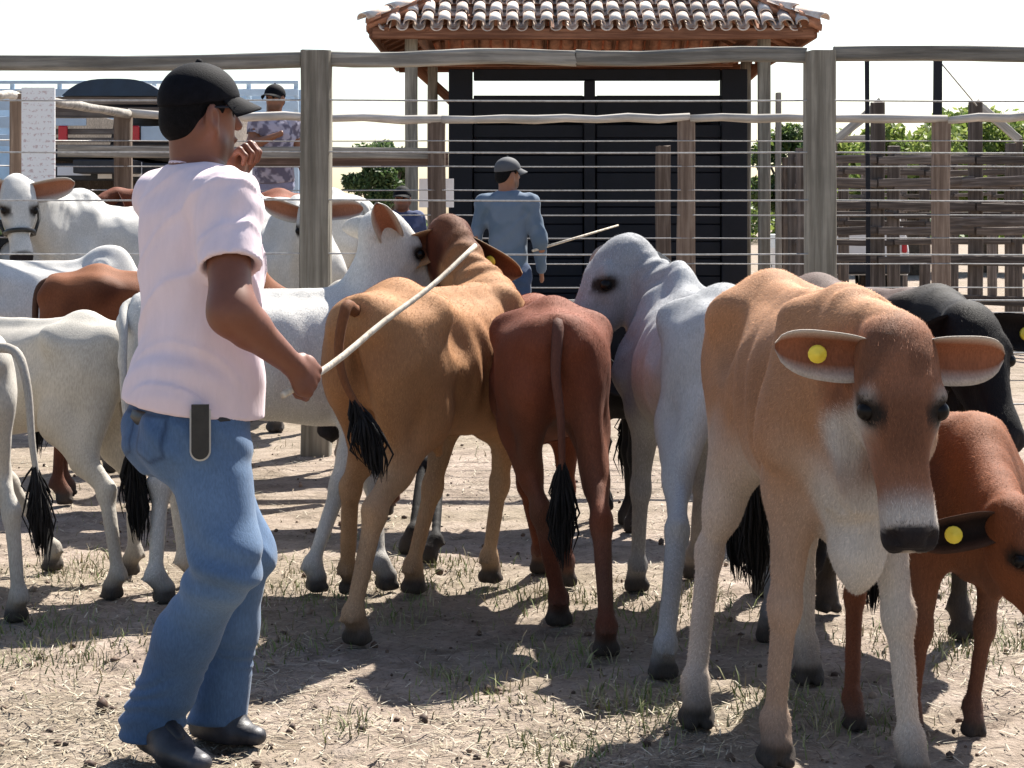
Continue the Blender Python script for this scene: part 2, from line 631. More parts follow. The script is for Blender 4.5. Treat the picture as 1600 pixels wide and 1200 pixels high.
def coat_hair(body, V, Q, C, n, H, u, hm):
    """Short coat hair: slim triangles lying along the skin, coloured like the coat under them."""
    r = np.random.default_rng(len(V))
    T = np.concatenate([Q[:, [0, 1, 2]], Q[:, [0, 2, 3]]])
    e1, e2 = V[T[:, 1]] - V[T[:, 0]], V[T[:, 2]] - V[T[:, 0]]
    cr = np.cross(e1, e2); ar = np.linalg.norm(cr, axis=1)
    ti = r.choice(len(T), n, p=ar / ar.sum())
    a, b = r.random(n), r.random(n)
    fl = a + b > 1; a[fl], b[fl] = 1 - a[fl], 1 - b[fl]
    P = V[T[ti, 0]] + e1[ti] * a[:, None] + e2[ti] * b[:, None]
    Nn = cr[ti] / (ar[ti][:, None] + 1e-12)
    ok = P[:, 2] > 0.07 * H
    P, Nn, ti = P[ok], Nn[ok], ti[ok]
    n = len(P)
    m = hm[T[ti, 0]][:, None]
    D = np.array([-0.55, 0, -0.85]) * (1 - m) - 0.9 * np.array(u) * m
    sw = vnoise(P, 6, 91, 2)[:, None] * 0.5
    D = D + sw * np.cross(Nn, D) + r.normal(0, 0.28, (n, 3))
    D = D - (D * Nn).sum(1)[:, None] * Nn
    D /= np.linalg.norm(D, axis=1)[:, None] + 1e-9
    S = np.cross(Nn, D)
    ln = r.uniform(0.007, 0.014, n)[:, None]; wd = r.uniform(0.0005, 0.0010, n)[:, None]
    lift = r.uniform(0.08, 0.32, n)[:, None]
    tip = P + (D + Nn * lift) * ln
    W3 = np.stack([P + S * wd - Nn * 0.001, P - S * wd - Nn * 0.001, tip], 1).reshape(-1, 3)
    cc = C[T[ti, 0]] * r.uniform(0.78, 1.22, n)[:, None]
    me = mesh_np("coat_hair", W3, np.arange(n * 3).reshape(n, 3), MAT['hairs'], np.repeat(cc, 3, 0))
    nn = Nn + r.normal(0, 0.16, (n, 3)); nn /= np.linalg.norm(nn, axis=1)[:, None]
    if len(me.vertices) == n * 3:
        me.normals_split_custom_set_from_vertices(np.repeat(nn, 3, 0).tolist())
    o = link("coat_hair", me, body)
    o["kind"] = "stuff"



def cow(name, label, pos, yaw, H, coat, poll, face, hooves=None, headL=0.46, tail=None, vox=0.012, group=None,
        ears=None, eartag=None, hump=0.03, thin=0.5, switch=True, dewlap=1.0, width=1.0, ear_len=0.25, ear_w=0.5, hair=0, sw_len=1.0, sheath=0.0, halter=False, brisket=0.0,
        category="cow"):
    """One animal. pos = world x, y under mid body; yaw degrees (0 = +x); poll and face in world space."""
    yr = math.radians(yaw)
    cs, sn = math.cos(yr), math.sin(yr)
    root = empty(name, (pos[0], pos[1], 0), yr)
    tag(root, label, category, group or "cattle in the corral")

    def loc(p):
        x, y = p[0] - pos[0], p[1] - pos[1]
        return np.array([cs * x + sn * y, -sn * x + cs * y, p[2] if len(p) > 2 else 0.0])

    def dirl(v):
        return np.array([cs * v[0] + sn * v[1], -sn * v[0] + cs * v[1], v[2]])

    PL = loc(poll); u = nrm(dirl(face))
    up = np.array([0, 0, 1.0])
    v = up - (up @ u) * u
    if np.linalg.norm(v) < 0.05: v = np.array([1.0, 0, 0])
    v = nrm(v); w = np.cross(v, u)                 # w points to the animal's left
    L = headL
    def hp(a, b, c): return PL + u * a * L + v * b * L + w * c * L

    stance = dict(fl=(0.31, 0.105), fr=(0.31, -0.105), hl=(-0.43, 0.105), hr=(-0.43, -0.105))
    hv = {}
    for kx, (sx, sy) in stance.items():
        hv[kx] = np.array([sx * H, sy * H * width, 0.0])
        if hooves and kx in hooves and hooves[kx] is not None:
            g = ground_at(*hooves[kx])
            hv[kx] = loc((g.x, g.y, 0.0))
    pts = [PL, hp(1.05, 0, 0)] + list(hv.values())
    lo = np.minimum(np.min(pts, 0) - 0.16, [-0.56 * H - 0.05, -0.25 * H, -0.015])
    hi = np.maximum(np.max(pts, 0) + 0.16, [0.55 * H + 0.05, 0.25 * H, 1.09 * H])
    lo[2] = -0.012
    f = Field(lo, hi, vox)
    W = np.array([0, 1.0, 0])
    ex, ey, ez = np.eye(3)
    bt = Table([(r * H if False else r, a, b, c) for r, a, b, c in zip(BODY.u[::6], BODY.cols[0][::6], BODY.cols[1][::6], BODY.cols[2][::6])])
    # torso
    T = Table([(x * H, a * H, b * H, c * H * width) for x, a, b, c in zip(BODY.u[::8], BODY.cols[0][::8], BODY.cols[1][::8], BODY.cols[2][::8])])
    def rip(U, V, Wd):
        x, z = U / H, V / H
        m = smooth01(x, -0.18, -0.08) * (1 - smooth01(x, 0.16, 0.26)) * smooth01(z, 0.56, 0.64) * (1 - smooth01(z, 0.82, 0.92))
        return 0.0065 * thin * H * m * np.sin((x + 0.25 * (z - 0.7)) * 62)
    f.loft((0, 0, 0), ex, ez, ey, T, k=0.02, p=2.15, mid=0.46, ripple=rip)
    # spine ridge, hump, hips, pins, shoulder blades
    f.cone((-0.47 * H, 0, 0.945 * H), (0.2 * H, 0, 0.945 * H), 0.022 * H, 0.022 * H, 0.05 * H)
    if hump > 0:
        f.ell((0.315 * H, 0, (0.955 + hump * 0.5) * H), (0.095 * H, 0.055 * H, (0.05 + hump) * H), None, 0.06 * H)
    for s in (-1, 1):
        f.cone((-0.29 * H, 0, 0.945 * H), (-0.265 * H, s * 0.138 * H * width, 0.903 * H), 0.030 * H, 0.028 * H, 0.08 * H)
        f.cone((-0.265 * H, s * 0.138 * H * width, 0.90 * H), (-0.47 * H, s * 0.060 * H, 0.89 * H), 0.030 * H, 0.030 * H, 0.085 * H)
        f.cone((-0.45 * H, s * 0.050 * H, 0.90 * H), (-0.505 * H, s * 0.058 * H, 0.868 * H), 0.034 * H, 0.028 * H, 0.06 * H)
        # hollow flank, hollow beside tail head
        f.ell((-0.165 * H, s * (0.225 - 0.02 * thin) * H * width, 0.85 * H), (0.075 * H, 0.06 * H, 0.08 * H), None, 0.05 * H, 'sub')
        f.ell((-0.385 * H, s * (0.205 - 0.02 * thin) * H * width, 0.965 * H), (0.075 * H, 0.055 * H, 0.045 * H), None, 0.06 * H, 'sub')
        f.ell((-0.155 * H, s * 0.215 * H * width, 0.60 * H), (0.03 * H, 0.05 * H, 0.10 * H), np.stack([nrm((1, 0, 0.5)), (0, 1.0, 0), nrm((-0.5, 0, 1))]), 0.06 * H, 'sub')
        # shoulder blade
        f.cone((0.285 * H, s * 0.075 * H, 0.92 * H), (0.345 * H, s * 0.135 * H * width, 0.70 * H), 0.05 * H, 0.075 * H, 0.04 * H)
        f.ell((0.185 * H, s * 0.225 * H * width, 0.76 * H), (0.025 * H, 0.06 * H, 0.16 * H), None, 0.05 * H, 'sub')
    # legs
    lr = 0.92 + 0.08 * (1 - thin)
    for kx in ('fl', 'fr', 'hl', 'hr'):
        s = 1 if kx[1] == 'l' else -1
        P = hv[kx]
        if kx[0] == 'f':
            dx = P[0] - 0.31 * H; dy = P[1] - s * 0.105 * H
            S = np.array([0.35 * H, s * 0.105 * H * width, 0.74 * H])
            E = np.array([0.285 * H + 0.22 * dx, s * 0.108 * H * width + 0.18 * dy, 0.585 * H])
            Fk = P + np.array([-0.012 * H - 0.03 * dx, -0.03 * dy, 0.088 * H])
            K = E * 0.49 + Fk * 0.51 + np.array([0.014 * H, 0, 0])
            f.cone(S, E, 0.070 * H, 0.056 * H, 0.06 * H)
            f.cone(E, K + (E - K) * 0.12, 0.054 * H * lr, 0.029 * H, 0.05 * H)
            f.ell(K, (0.034 * H, 0.034 * H, 0.045 * H), None, 0.02 * H)
            f.cone(K, Fk, 0.026 * H, 0.0215 * H, 0.022 * H)
        else:
            dx = P[0] + 0.43 * H; dy = P[1] - s * 0.105 * H
            S = np.array([-0.365 * H, s * 0.092 * H * width, 0.785 * H])
            B = np.array([-0.455 * H, s * 0.08 * H * width, 0.74 * H])
            E = np.array([-0.235 * H + 0.25 * dx, s * 0.118 * H * width + 0.15 * dy, 0.605 * H])
            Fk = P + np.array([-0.02 * H - 0.02 * dx, -0.02 * dy, 0.09 * H])
            K = E * 0.49 + Fk * 0.51 + np.array([-0.085 * H, 0, 0.02 * H])
            f.cone(S, E, 0.112 * H, 0.076 * H, 0.06 * H, W, 0.70)
            f.cone(B, E * 0.45 + K * 0.55, 0.074 * H, 0.046 * H, 0.06 * H, W, 0.70)
            f.cone(E, K + (E - K) * 0.1, 0.070 * H, 0.031 * H, 0.05 * H, W, 0.78)
            f.ell(K, (0.040 * H, 0.030 * H, 0.046 * H), None, 0.02 * H)
            f.cone(K + np.array([-0.028 * H, 0, 0.02 * H]), K + (E - K) * 0.35 + np.array([-0.045 * H, 0, 0]), 0.016 * H, 0.014 * H, 0.025 * H)
            f.cone(K, Fk, 0.028 * H, 0.023 * H, 0.022 * H)
        f.ell(Fk, (0.032 * H, 0.029 * H, 0.032 * H), None, 0.018 * H)
        f.cone(Fk, P + np.array([0.012 * H, 0, 0.045 * H]), 0.028 * H, 0.033 * H, 0.015 * H)
        for q in (-1, 1):   # two claws
            f.cone(P + np.array([0.0, q * 0.017 * H, 0.022 * H]), P + np.array([0.035 * H, q * 0.018 * H, 0.014 * H]), 0.026 * H, 0.015 * H, 0.006 * H)
            f.ell(Fk + np.array([-0.032 * H, q * 0.014 * H, -0.012 * H]), (0.010 * H,) * 3, None, 0.008)
    f.ell((-0.55 * H, 0, 0.70 * H), (0.08 * H, 0.024 * H, 0.15 * H), None, 0.05 * H, 'sub')
    f.cut((0, 0, 0.0), (0, 0, -1), 0.003)
    # neck
    nb = hp(0.10, -0.12, 0)
    f.cone((0.36 * H, 0, 0.775 * H), nb, 0.145 * H, 0.19 * L, 0.07 * H, np.cross(nrm(nb - np.array([0.36 * H, 0, 0.775 * H])), up) + 1e-6, 0.66)
    f.cone((0.33 * H, 0, 0.92 * H), hp(0.02, -0.08, 0), 0.055 * H, 0.11 * L, 0.06 * H)
    if dewlap:
        th = hp(0.36, -0.30, 0); br = np.array([0.44 * H, 0, (0.545 - brisket) * H])
        mid = 0.5 * (th + br) + np.array([-0.02, 0, -0.03 * dewlap])
        wl = np.cross(nrm(br - th), up) + 1e-6
        f.cone(th, mid, 0.035, 0.06 * dewlap, 0.04, wl, 0.38)
        f.cone(mid, br, 0.055 * dewlap, 0.060 * dewlap, 0.05, wl, 0.42)
        f.cone(br, (0.28 * H, 0, (0.53 - brisket * 0.4) * H), 0.05 * dewlap, 0.04, 0.05, W, 0.6)
        f.cone(br, br + np.array([-0.01, 0, -0.065 * dewlap]), 0.045 * dewlap, 0.014, 0.03, wl, 0.6)
    if sheath:
        f.cone((-0.06 * H, 0, 0.55 * H), (-0.02 * H, 0, 0.475 * H), 0.05 * H, 0.02 * H, 0.05 * H, W, 0.6)
    # head
    HT = Table([(a * L, b * L, c * L, d * L) for a, b, c, d in zip(HEAD.u[::8], HEAD.cols[0][::8], HEAD.cols[1][::8], HEAD.cols[2][::8])])
    f.loft(PL, u, v, w, HT, k=0.025, p=2.35, mid=0.60)
    for s in (-1, 1):
        f.cone(hp(0.27, 0.085, s * 0.130), hp(0.33, 0.07, s * 0.162), 0.036 * L, 0.034 * L, 0.05 * L)      # brow
        f.ell(hp(0.385, 0.035, s * 0.205), (0.055 * L, 0.04 * L, 0.026 * L), np.stack([u, v, w]), 0.03 * L, 'sub')  # eye hollow
        f.ell(hp(0.955, 0.045, s * 0.085), (0.032 * L, 0.03 * L, 0.028 * L), np.stack([u, v, w]), 0.02 * L, 'sub')  # nostril
        f.ell(hp(0.62, -0.02, s * 0.148), (0.12 * L, 0.07 * L, 0.035 * L), np.stack([u, v, w]), 0.06 * L, 'sub')   # hollow cheek
    f.cone(hp(0.99, -0.07, 0), hp(0.80, -0.09, 0.14), 0.008 * L, 0.006 * L, 0.02 * L, None, 1, 'sub')
    f.cone(hp(0.99, -0.07, 0), hp(0.80, -0.09, -0.14), 0.008 * L, 0.006 * L, 0.02 * L, None, 1, 'sub')
    nk0 = np.array([0.33 * H, 0, 0.84 * H]); nkd = nrm(hp(0.1, -0.1, 0) - nk0); nkl = np.linalg.norm(hp(0.1, -0.1, 0) - nk0)
    def skinfold(P):
        n1 = vnoise(P, 14, 61, 2); n2 = vnoise(P, 34, 62, 2)
        t = (P - nk0) @ nkd / nkl
        dist = np.linalg.norm(P - nk0 - (t * nkl)[:, None] * nkd, axis=1)
        nm = smooth01(t, -0.15, 0.15) * (1 - smooth01(t, 0.75, 1.0)) * (dist < 0.3 * H)
        fold = np.sin(t * nkl * 85 + 2.5 * n1 + 1.5 * P[:, 2] / 0.2) * smooth01(vnoise(P, 7, 63, 2), -0.3, 0.5)
        legm = smooth01(P[:, 2] / H, 0.25, 0.5)
        return (0.0035 * n1 + 0.0016 * n2) * (0.35 + 0.65 * legm) * H + 0.0042 * thin * H * fold * nm
    f.warp(skinfold)
    V, Q = f.mesh()
    V = relax(V, Q, 2)
    # coat colours
    G = V / H
    Qh = V - PL
    hu, hvv, hw_ = Qh @ u / L, Qh @ v / L, Qh @ w / L
    inhead = smooth01(hu, -0.14, 0.02) * (hu < 1.1) * smooth01(hvv, -0.40, -0.31) * (hvv < 0.3) * (1 - smooth01(np.abs(hw_), 0.25, 0.34))
    C = COATS[coat](G, hu, hvv, hw_, V, inhead)
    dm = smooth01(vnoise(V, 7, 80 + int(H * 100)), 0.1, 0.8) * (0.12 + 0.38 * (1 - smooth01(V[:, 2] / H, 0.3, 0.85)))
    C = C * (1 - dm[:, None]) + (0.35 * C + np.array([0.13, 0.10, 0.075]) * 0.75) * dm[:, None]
    nose = inhead * smooth01(hu, 0.885, 0.91) * smooth01(hvv, -0.10, -0.07) * (1 - 0.0)
    C = C * (1 - nose[:, None]) + np.array([0.022, 0.018, 0.02]) * nose[:, None]
    eyer = inhead * np.exp(-(((hu - 0.385) / 0.072) ** 2 + ((hvv - 0.05 - 0.35 * (hu - 0.385)) / 0.065) ** 2)) * (np.abs(hw_) > 0.085)
    eyer = np.clip(eyer * 2.2, 0, 1)
    C = C * (1 - eyer[:, None]) + np.array([0.025, 0.018, 0.014]) * eyer[:, None]
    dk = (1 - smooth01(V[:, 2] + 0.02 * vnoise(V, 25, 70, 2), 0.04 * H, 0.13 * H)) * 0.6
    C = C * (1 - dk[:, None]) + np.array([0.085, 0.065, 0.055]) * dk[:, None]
    hoof = (1 - smooth01(V[:, 2], 0.035 * H, 0.062 * H)) * 0.9
    hc = np.array([0.045, 0.037, 0.032]) * (1 + 0.5 * smooth01(vnoise(V, 50, 71, 2), 0, 0.6))[:, None]
    C = C * (1 - hoof[:, None]) + hc * hoof[:, None]
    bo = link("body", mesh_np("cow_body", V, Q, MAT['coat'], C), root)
    if hair: coat_hair(bo, V, Q, C, hair, H, u, inhead)
    # eyes
    for s in (-1, 1):
        b = bmesh.new()
        bmesh.ops.create_uvsphere(b, u_segments=14, v_segments=10, radius=0.044 * L)
        me = bpy.data.meshes.new("eye"); b.to_mesh(me); b.free()
        me.polygons.foreach_set("use_smooth", np.ones(len(me.polygons), dtype=bool))
        me.materials.append(MAT['eye'])
        link("eye", me, root, Vector(hp(0.385, 0.045, s * 0.158)))
    # ears
    eo, ei = COATS[coat + '_ear'] if coat + '_ear' in COATS else ((0.5, 0.48, 0.45), (0.35, 0.16, 0.10))
    er = ears or {}
    for nm, s in (('l', 1), ('r', -1)):
        d = dirl(er[nm]) if nm in er else (w * s * 0.85 + u * 0.42 - v * 0.18)
        nn = er.get('n' + nm)
        nn = dirl(nn) if nn is not None else (v + 0.35 * u)
        me, tp, tn = ear_mesh(hp(0.085, -0.07, s * 0.12), d, nn, ear_len, ear_len * ear_w, eo, ei, MAT['coat'])
        eob = link("ear", me, root)
        if eartag and nm in eartag:
            link("ear_tag", disc_mesh("ear_tag", tp, tn, 0.021, 0.007, MAT['tag']), eob)
    # tail
    TH = np.array([-0.515 * H, 0, 0.925 * H])
    if tail is None:
        tp = [TH + (0.08 * H, 0, 0.012 * H), TH + (0.0, 0, 0.0), TH + (-0.032 * H, 0, -0.07 * H), TH + (-0.035 * H, 0.0, -0.25 * H), TH + (-0.03 * H, 0.01, -0.46 * H)]
    else:
        tp = [TH + (0.08 * H, 0, 0.012 * H), TH + (0.0, 0, 0.0)] + [loc(p) for p in tail]
    # resample smoothly
    P = np.array(tp); n = len(P)
    out = []
    for i in range(n - 1):
        p0, p1, p2, p3 = P[max(i - 1, 0)], P[i], P[i + 1], P[min(i + 2, n - 1)]
        for t in np.linspace(0, 1, 6)[:-1]:
            out.append(0.5 * ((2 * p1) + (-p0 + p2) * t + (2 * p0 - 5 * p1 + 4 * p2 - p3) * t * t + (-p0 + 3 * p1 - 3 * p2 + p3) * t ** 3))
    out.append(P[-1])
    mb = MB()
    m = len(out)
    tc = COATS[coat + '_tail'] if coat + '_tail' in COATS else eo
    mb.tube(out, [(0.024 - 0.015 * (i / (m - 1)) ** 0.7) * H for i in range(m)], 8, col=tuple(tc))
    tl = mb.build("tail", MAT['coat'], root, True, col=True)
    if switch:
        rr = random.Random(hash(name) % 1000)
        mb = MB()
        e = np.array(out[-1]); d = nrm(out[-1] - out[-3])
        e0 = e - d * 0.05
        sc_ = COATS.get(coat + '_switch', (0.012, 0.011, 0.011))
        for k in range(300):
            a = np.array([rr.gauss(0, 1), rr.gauss(0, 1), 0.0])
            ln = rr.uniform(0.10, 0.25) * H * sw_len
            off = a * 0.013 * H
            st0 = rr.uniform(-0.06, 0.03) * H
            p0 = e + d * st0
            p1 = e + d * (st0 + ln * 0.25) + np.array([0, 0, -0.12 * ln]) + off * 0.85
            p2 = e + d * (st0 + ln * 0.36) + np.array([0, 0, -0.36 * ln]) + off * 1.4
            p3 = e + d * (st0 + ln * 0.42) + np.array([0, 0, -0.62 * ln]) + off * rr.uniform(0.3, 1.2)
            c = rr.uniform(0.6, 1.6)
            mb.tube([p0, p1, p2, p3], [0.0035 * H, 0.004 * H, 0.003 * H, 0.0006 * H], 4, False, tuple(x * c for x in sc_))
        mb.build("tail_switch", MAT['coat'], tl, True, col=True)
    if halter:
        mb = MB()
        for hu0 in (0.60,):
            ring = []
            for k in range(25):
                t = 2 * math.pi * k / 24
                ring.append(hp(hu0 + 0.06 * math.sin(t), -0.07 + 0.2 * math.sin(t), 0.155 * math.cos(t)))
            mb.tube(ring, 0.014, 6)
        for s in (-1, 1):
            mb.tube([hp(0.62, -0.07, s * 0.155), hp(0.4, -0.12, s * 0.225), hp(0.1, -0.14, s * 0.215), hp(-0.05, -0.08, s * 0.12)], 0.011, 6)
        mb.build("halter", MAT['leather'], root, True)
    return root


# coat markings: functions of body position (height 1), head coordinates and metres
def mixc(a, b, t):
    t = np.asarray(t)[:, None]
    return np.asarray(a) * (1 - t) + np.asarray(b) * t


def spread(c, n):
    return np.tile(np.array(c, float), (n, 1))


def coat_white(tint=(0.74, 0.72, 0.68), grey=(0.42, 0.42, 0.42), amt=0.35):
    def fn(G, hu, hv, hw, V, hm):
        n = len(G)
        nz = vnoise(V, 7, 3)
        t = smooth01(nz, 0.1, 0.9) * amt
        front = smooth01(G[:, 0], 0.1, 0.45) * 0.35 * amt / 0.35
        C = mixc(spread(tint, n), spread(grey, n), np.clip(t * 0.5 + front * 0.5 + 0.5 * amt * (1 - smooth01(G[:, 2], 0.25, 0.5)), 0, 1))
        dirt = (1 - smooth01(G[:, 2], 0.05, 0.55)) * 0.45 * smooth01(vnoise(V, 11, 8), -0.5, 0.6)
        return mixc(C, spread((0.36, 0.29, 0.22), n), dirt)
    return fn


def coat_tan(body, pale, face, dark, lim=(0.50, 0.66), pollc=False):
    def fn(G, hu, hv, hw, V, hm):
        n = len(G)
        nz = vnoise(V, 9, 21)
        C = mixc(spread(body, n), spread(tuple(x * 1.18 for x in body), n), smooth01(nz, -0.4, 0.7))
        C = mixc(C, spread(dark, n), 0.55 * smooth01(vnoise(V, 4.3, 5), 0.0, 0.8) * (1 - smooth01(G[:, 2], 0.75, 0.95)))
        low = 1 - smooth01(G[:, 2] + 0.05 * nz, *lim)
        inner = 1 - smooth01(np.abs(G[:, 1]), 0.07, 0.15)
        t = low * (0.70 + 0.30 * inner)
        # dewlap and brisket pale
        t = np.maximum(t, smooth01(G[:, 0], 0.36, 0.44) * (1 - smooth01(np.abs(G[:, 1]), 0.03, 0.09)) * (1 - smooth01(G[:, 2], 0.60, 0.80)))
        t = t * (1 - 0.6 * smooth01(G[:, 0], 0.05, 0.15) * smooth01(-G[:, 1], 0.02, 0.06) * (1 - smooth01(G[:, 0], 0.36, 0.42)))
        C = mixc(C, spread(pale, n), np.clip(t, 0, 1))
        fc = mixc(spread(face, n), spread(tuple(x * 0.6 for x in face), n), smooth01(vnoise(V, 60, 15, 2), -0.2, 0.6) * (1 - smooth01(hu, 0.2, 0.34)) * 0.8)
        fc = mixc(fc, spread(tuple(x * 0.55 for x in face), n), smooth01(hu, 0.28, 0.4) * (1 - smooth01(hu, 0.55, 0.72)) * (1 - smooth01(np.abs(hw), 0.06, 0.13)) * 0.8)
        pal = np.clip(smooth01(hu, 0.70, 0.86) + smooth01(np.abs(hw), 0.10, 0.17) * smooth01(hu, 0.26, 0.36) * (1 - 0.5 * smooth01(hu, 0.4, 0.5)) + smooth01(-hv, 0.12, 0.2) * smooth01(hv, -0.36, -0.28) * smooth01(hu, 0.35, 0.5) * 0.7, 0, 1)
        fc = mixc(fc, spread(pale, n), pal * 0.9)
        near = np.exp(-(np.minimum(hu, 0) ** 2 + hv ** 2 * 0.6 + hw ** 2) / 0.12) * (hu < 0.1)
        C = mixc(C, spread(face, n), np.clip(near * 1.3, 0, 1) * (0.85 if pollc else 0.0))
        return mixc(C, fc, hm)
    return fn


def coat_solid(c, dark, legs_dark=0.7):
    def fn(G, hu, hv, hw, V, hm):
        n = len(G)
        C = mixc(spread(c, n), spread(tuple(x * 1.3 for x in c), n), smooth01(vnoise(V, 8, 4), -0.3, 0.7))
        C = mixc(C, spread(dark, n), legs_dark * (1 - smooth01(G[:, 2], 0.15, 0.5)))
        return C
    return fn


COATS['white'] = coat_white()
COATS['white_ear'] = ((0.66, 0.63, 0.58), (0.40, 0.17, 0.10))
COATS['white_tail'] = (0.6, 0.58, 0.54)
COATS['grey'] = coat_white((0.52, 0.53, 0.54), (0.16, 0.16, 0.18), 0.8)
COATS['grey_ear'] = ((0.50, 0.50, 0.48), (0.30, 0.24, 0.20))
COATS['grey_tail'] = (0.4, 0.4, 0.4)
COATS['cream'] = coat_white((0.62, 0.58, 0.51), (0.36, 0.33, 0.30), 0.55)
COATS['cream_ear'] = ((0.5, 0.46, 0.4), (0.35, 0.16, 0.10))
COATS['tan'] = coat_tan((0.44, 0.225, 0.115), (0.62, 0.56, 0.49), (0.31, 0.13, 0.068), (0.33, 0.16, 0.09), (0.55, 0.72))
COATS['tan_ear'] = ((0.68, 0.59, 0.50), (0.33, 0.12, 0.06))
COATS['tan_tail'] = (0.45, 0.33, 0.22)
COATS['orange'] = coat_tan((0.47, 0.235, 0.105), (0.50, 0.32, 0.19), (0.12, 0.036, 0.02), (0.24, 0.095, 0.04), (0.40, 0.58), True)
COATS['orange_ear'] = ((0.40, 0.25, 0.14), (0.16, 0.06, 0.03))
COATS['orange_tail'] = (0.22, 0.085, 0.035)
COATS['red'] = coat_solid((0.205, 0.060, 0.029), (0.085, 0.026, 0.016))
COATS['red_ear'] = ((0.13, 0.035, 0.02), (0.05, 0.02, 0.015))
COATS['red_tail'] = (0.15, 0.06, 0.04)
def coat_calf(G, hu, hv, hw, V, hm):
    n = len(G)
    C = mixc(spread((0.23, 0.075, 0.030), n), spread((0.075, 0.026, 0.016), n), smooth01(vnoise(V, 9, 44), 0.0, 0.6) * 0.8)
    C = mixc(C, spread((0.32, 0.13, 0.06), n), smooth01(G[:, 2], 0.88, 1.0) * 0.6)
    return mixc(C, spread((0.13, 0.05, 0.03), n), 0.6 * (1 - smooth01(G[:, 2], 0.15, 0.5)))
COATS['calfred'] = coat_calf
COATS['calfred_ear'] = ((0.11, 0.055, 0.035), (0.02, 0.012, 0.01))
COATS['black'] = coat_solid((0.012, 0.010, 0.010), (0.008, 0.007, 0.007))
COATS['black_ear'] = ((0.016, 0.012, 0.011), (0.012, 0.01, 0.01))


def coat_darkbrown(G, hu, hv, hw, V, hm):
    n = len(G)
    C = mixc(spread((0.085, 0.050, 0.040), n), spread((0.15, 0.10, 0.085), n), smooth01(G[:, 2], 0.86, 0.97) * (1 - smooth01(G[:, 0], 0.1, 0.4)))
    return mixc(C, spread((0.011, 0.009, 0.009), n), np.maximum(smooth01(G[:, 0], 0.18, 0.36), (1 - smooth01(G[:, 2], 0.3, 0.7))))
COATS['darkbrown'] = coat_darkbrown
COATS['darkbrown_ear'] = ((0.016, 0.012, 0.011), (0.014, 0.01, 0.01))
COATS['darkbrown_tail'] = (0.03, 0.02, 0.02)

# ------------------------------------------------------------------ ground
def m_ground():
    q = N("dry_corral_ground")
    v = q.coord()
    big = q.noise(v, 0.55, 5, 0.6)
    mid = q.noise(v, 6.0, 6, 0.65)
    fine = q.noise(v, 55.0, 5, 0.7)
    col = q.ramp(mid, [(0.30, (0.15, 0.118, 0.095)), (0.47, (0.27, 0.215, 0.175)), (0.66, (0.36, 0.295, 0.25))])
    col = q.mix(q.ramp(big, [(0.40, 0.0), (0.66, 0.55)]), col, (0.20, 0.175, 0.115))
    col = q.mix(q.ramp(fine, [(0.30, 0.75), (0.46, 0.0)]), col, (0.075, 0.058, 0.045))
    col = q.mix(q.ramp(fine, [(0.60, 0.0), (0.72, 0.6)]), col, (0.42, 0.36, 0.29))
    vor = q.n("ShaderNodeTexVoronoi"); vor.inputs['Scale'].default_value = 26.0
    q.l(v, vor.inputs['Vector'])
    peb = q.ramp(vor.outputs['Distance'], [(0.10, 1.0), (0.2, 0.0)])
    col = q.mix(q.math('MULTIPLY', peb, q.ramp(mid, [(0.5, 0.0), (0.6, 0.8)])), col, (0.10, 0.065, 0.045))
    st = q.noise(v, 2.3, 6, 0.7, 0.8)
    col = q.mix(q.ramp(st, [(0.56, 0.0), (0.68, 0.55)]), col, (0.105, 0.08, 0.06))
    q.base(col)
    q.rough(0.95); q.spec(0.1)
    q.bump(q.math('ADD', q.math('MULTIPLY', mid, 1.2), q.math('MULTIPLY', fine, 0.5)), 0.9, 0.03)
    return q.m
MAT['ground'] = m_ground()
# one sheet, finer near the camera, gently uneven
xs = np.concatenate([[-900, -300, -120, -50, -25, -12, -7], np.linspace(-3, 3, 240), [7, 12, 25, 50, 120, 300, 900]])
ys = np.concatenate([[-30, -8, 0, 2], np.linspace(3.6, 10.5, 270), [11, 12], [13, 15, 18, 22, 28, 36, 50, 80, 150, 300, 700, 1800]])
X, Y = np.meshgrid(xs, ys, indexing='ij')
Pn = np.stack([X, Y, 0 * X], -1)
amp = ((np.abs(X) < 3.5) & (Y > 2.5) & (Y < 11.5)) * 1.0
def ground_z(P):
    return 0.010 * vnoise(P, 2.2, 5, 3) + 0.006 * vnoise(P, 9, 6, 2)
Z = (ground_z(Pn) - 0.006) * amp
rd = np.random.default_rng(21)
for k in range(420):       # trampled hoof prints
    d0 = 3.8 + 6.2 * rd.random() ** 1.4; x0_ = (rd.uniform(-40, 1640) - CX) / F * d0
    an_ = rd.uniform(0, 6.28); ca, sa = math.cos(an_), math.sin(an_)
    i0, i1 = np.searchsorted(xs, (x0_ - 0.14, x0_ + 0.14)); j0, j1 = np.searchsorted(ys, (d0 - 0.14, d0 + 0.14))
    if i1 <= i0 or j1 <= j0: continue
    dx, dy = X[i0:i1, j0:j1] - x0_, Y[i0:i1, j0:j1] - d0
    q = np.sqrt(((ca * dx + sa * dy) / 0.055) ** 2 + ((-sa * dx + ca * dy) / 0.042) ** 2)
    Z[i0:i1, j0:j1] += (-0.016 * np.exp(-q ** 3) + 0.007 * np.exp(-((q - 1.45) / 0.4) ** 2)) * rd.uniform(0.4, 1.1)
V = np.stack([X, Y, Z], -1).reshape(-1, 3)
nx, ny = X.shape
ii, jj = np.meshgrid(np.arange(nx - 1), np.arange(ny - 1), indexing='ij')
a = (ii * ny + jj).ravel()
Q = np.stack([a, a + ny, a + ny + 1, a + 1], 1)
tag(link("ground", mesh_np("ground", V, Q, MAT['ground'])), kind="structure")


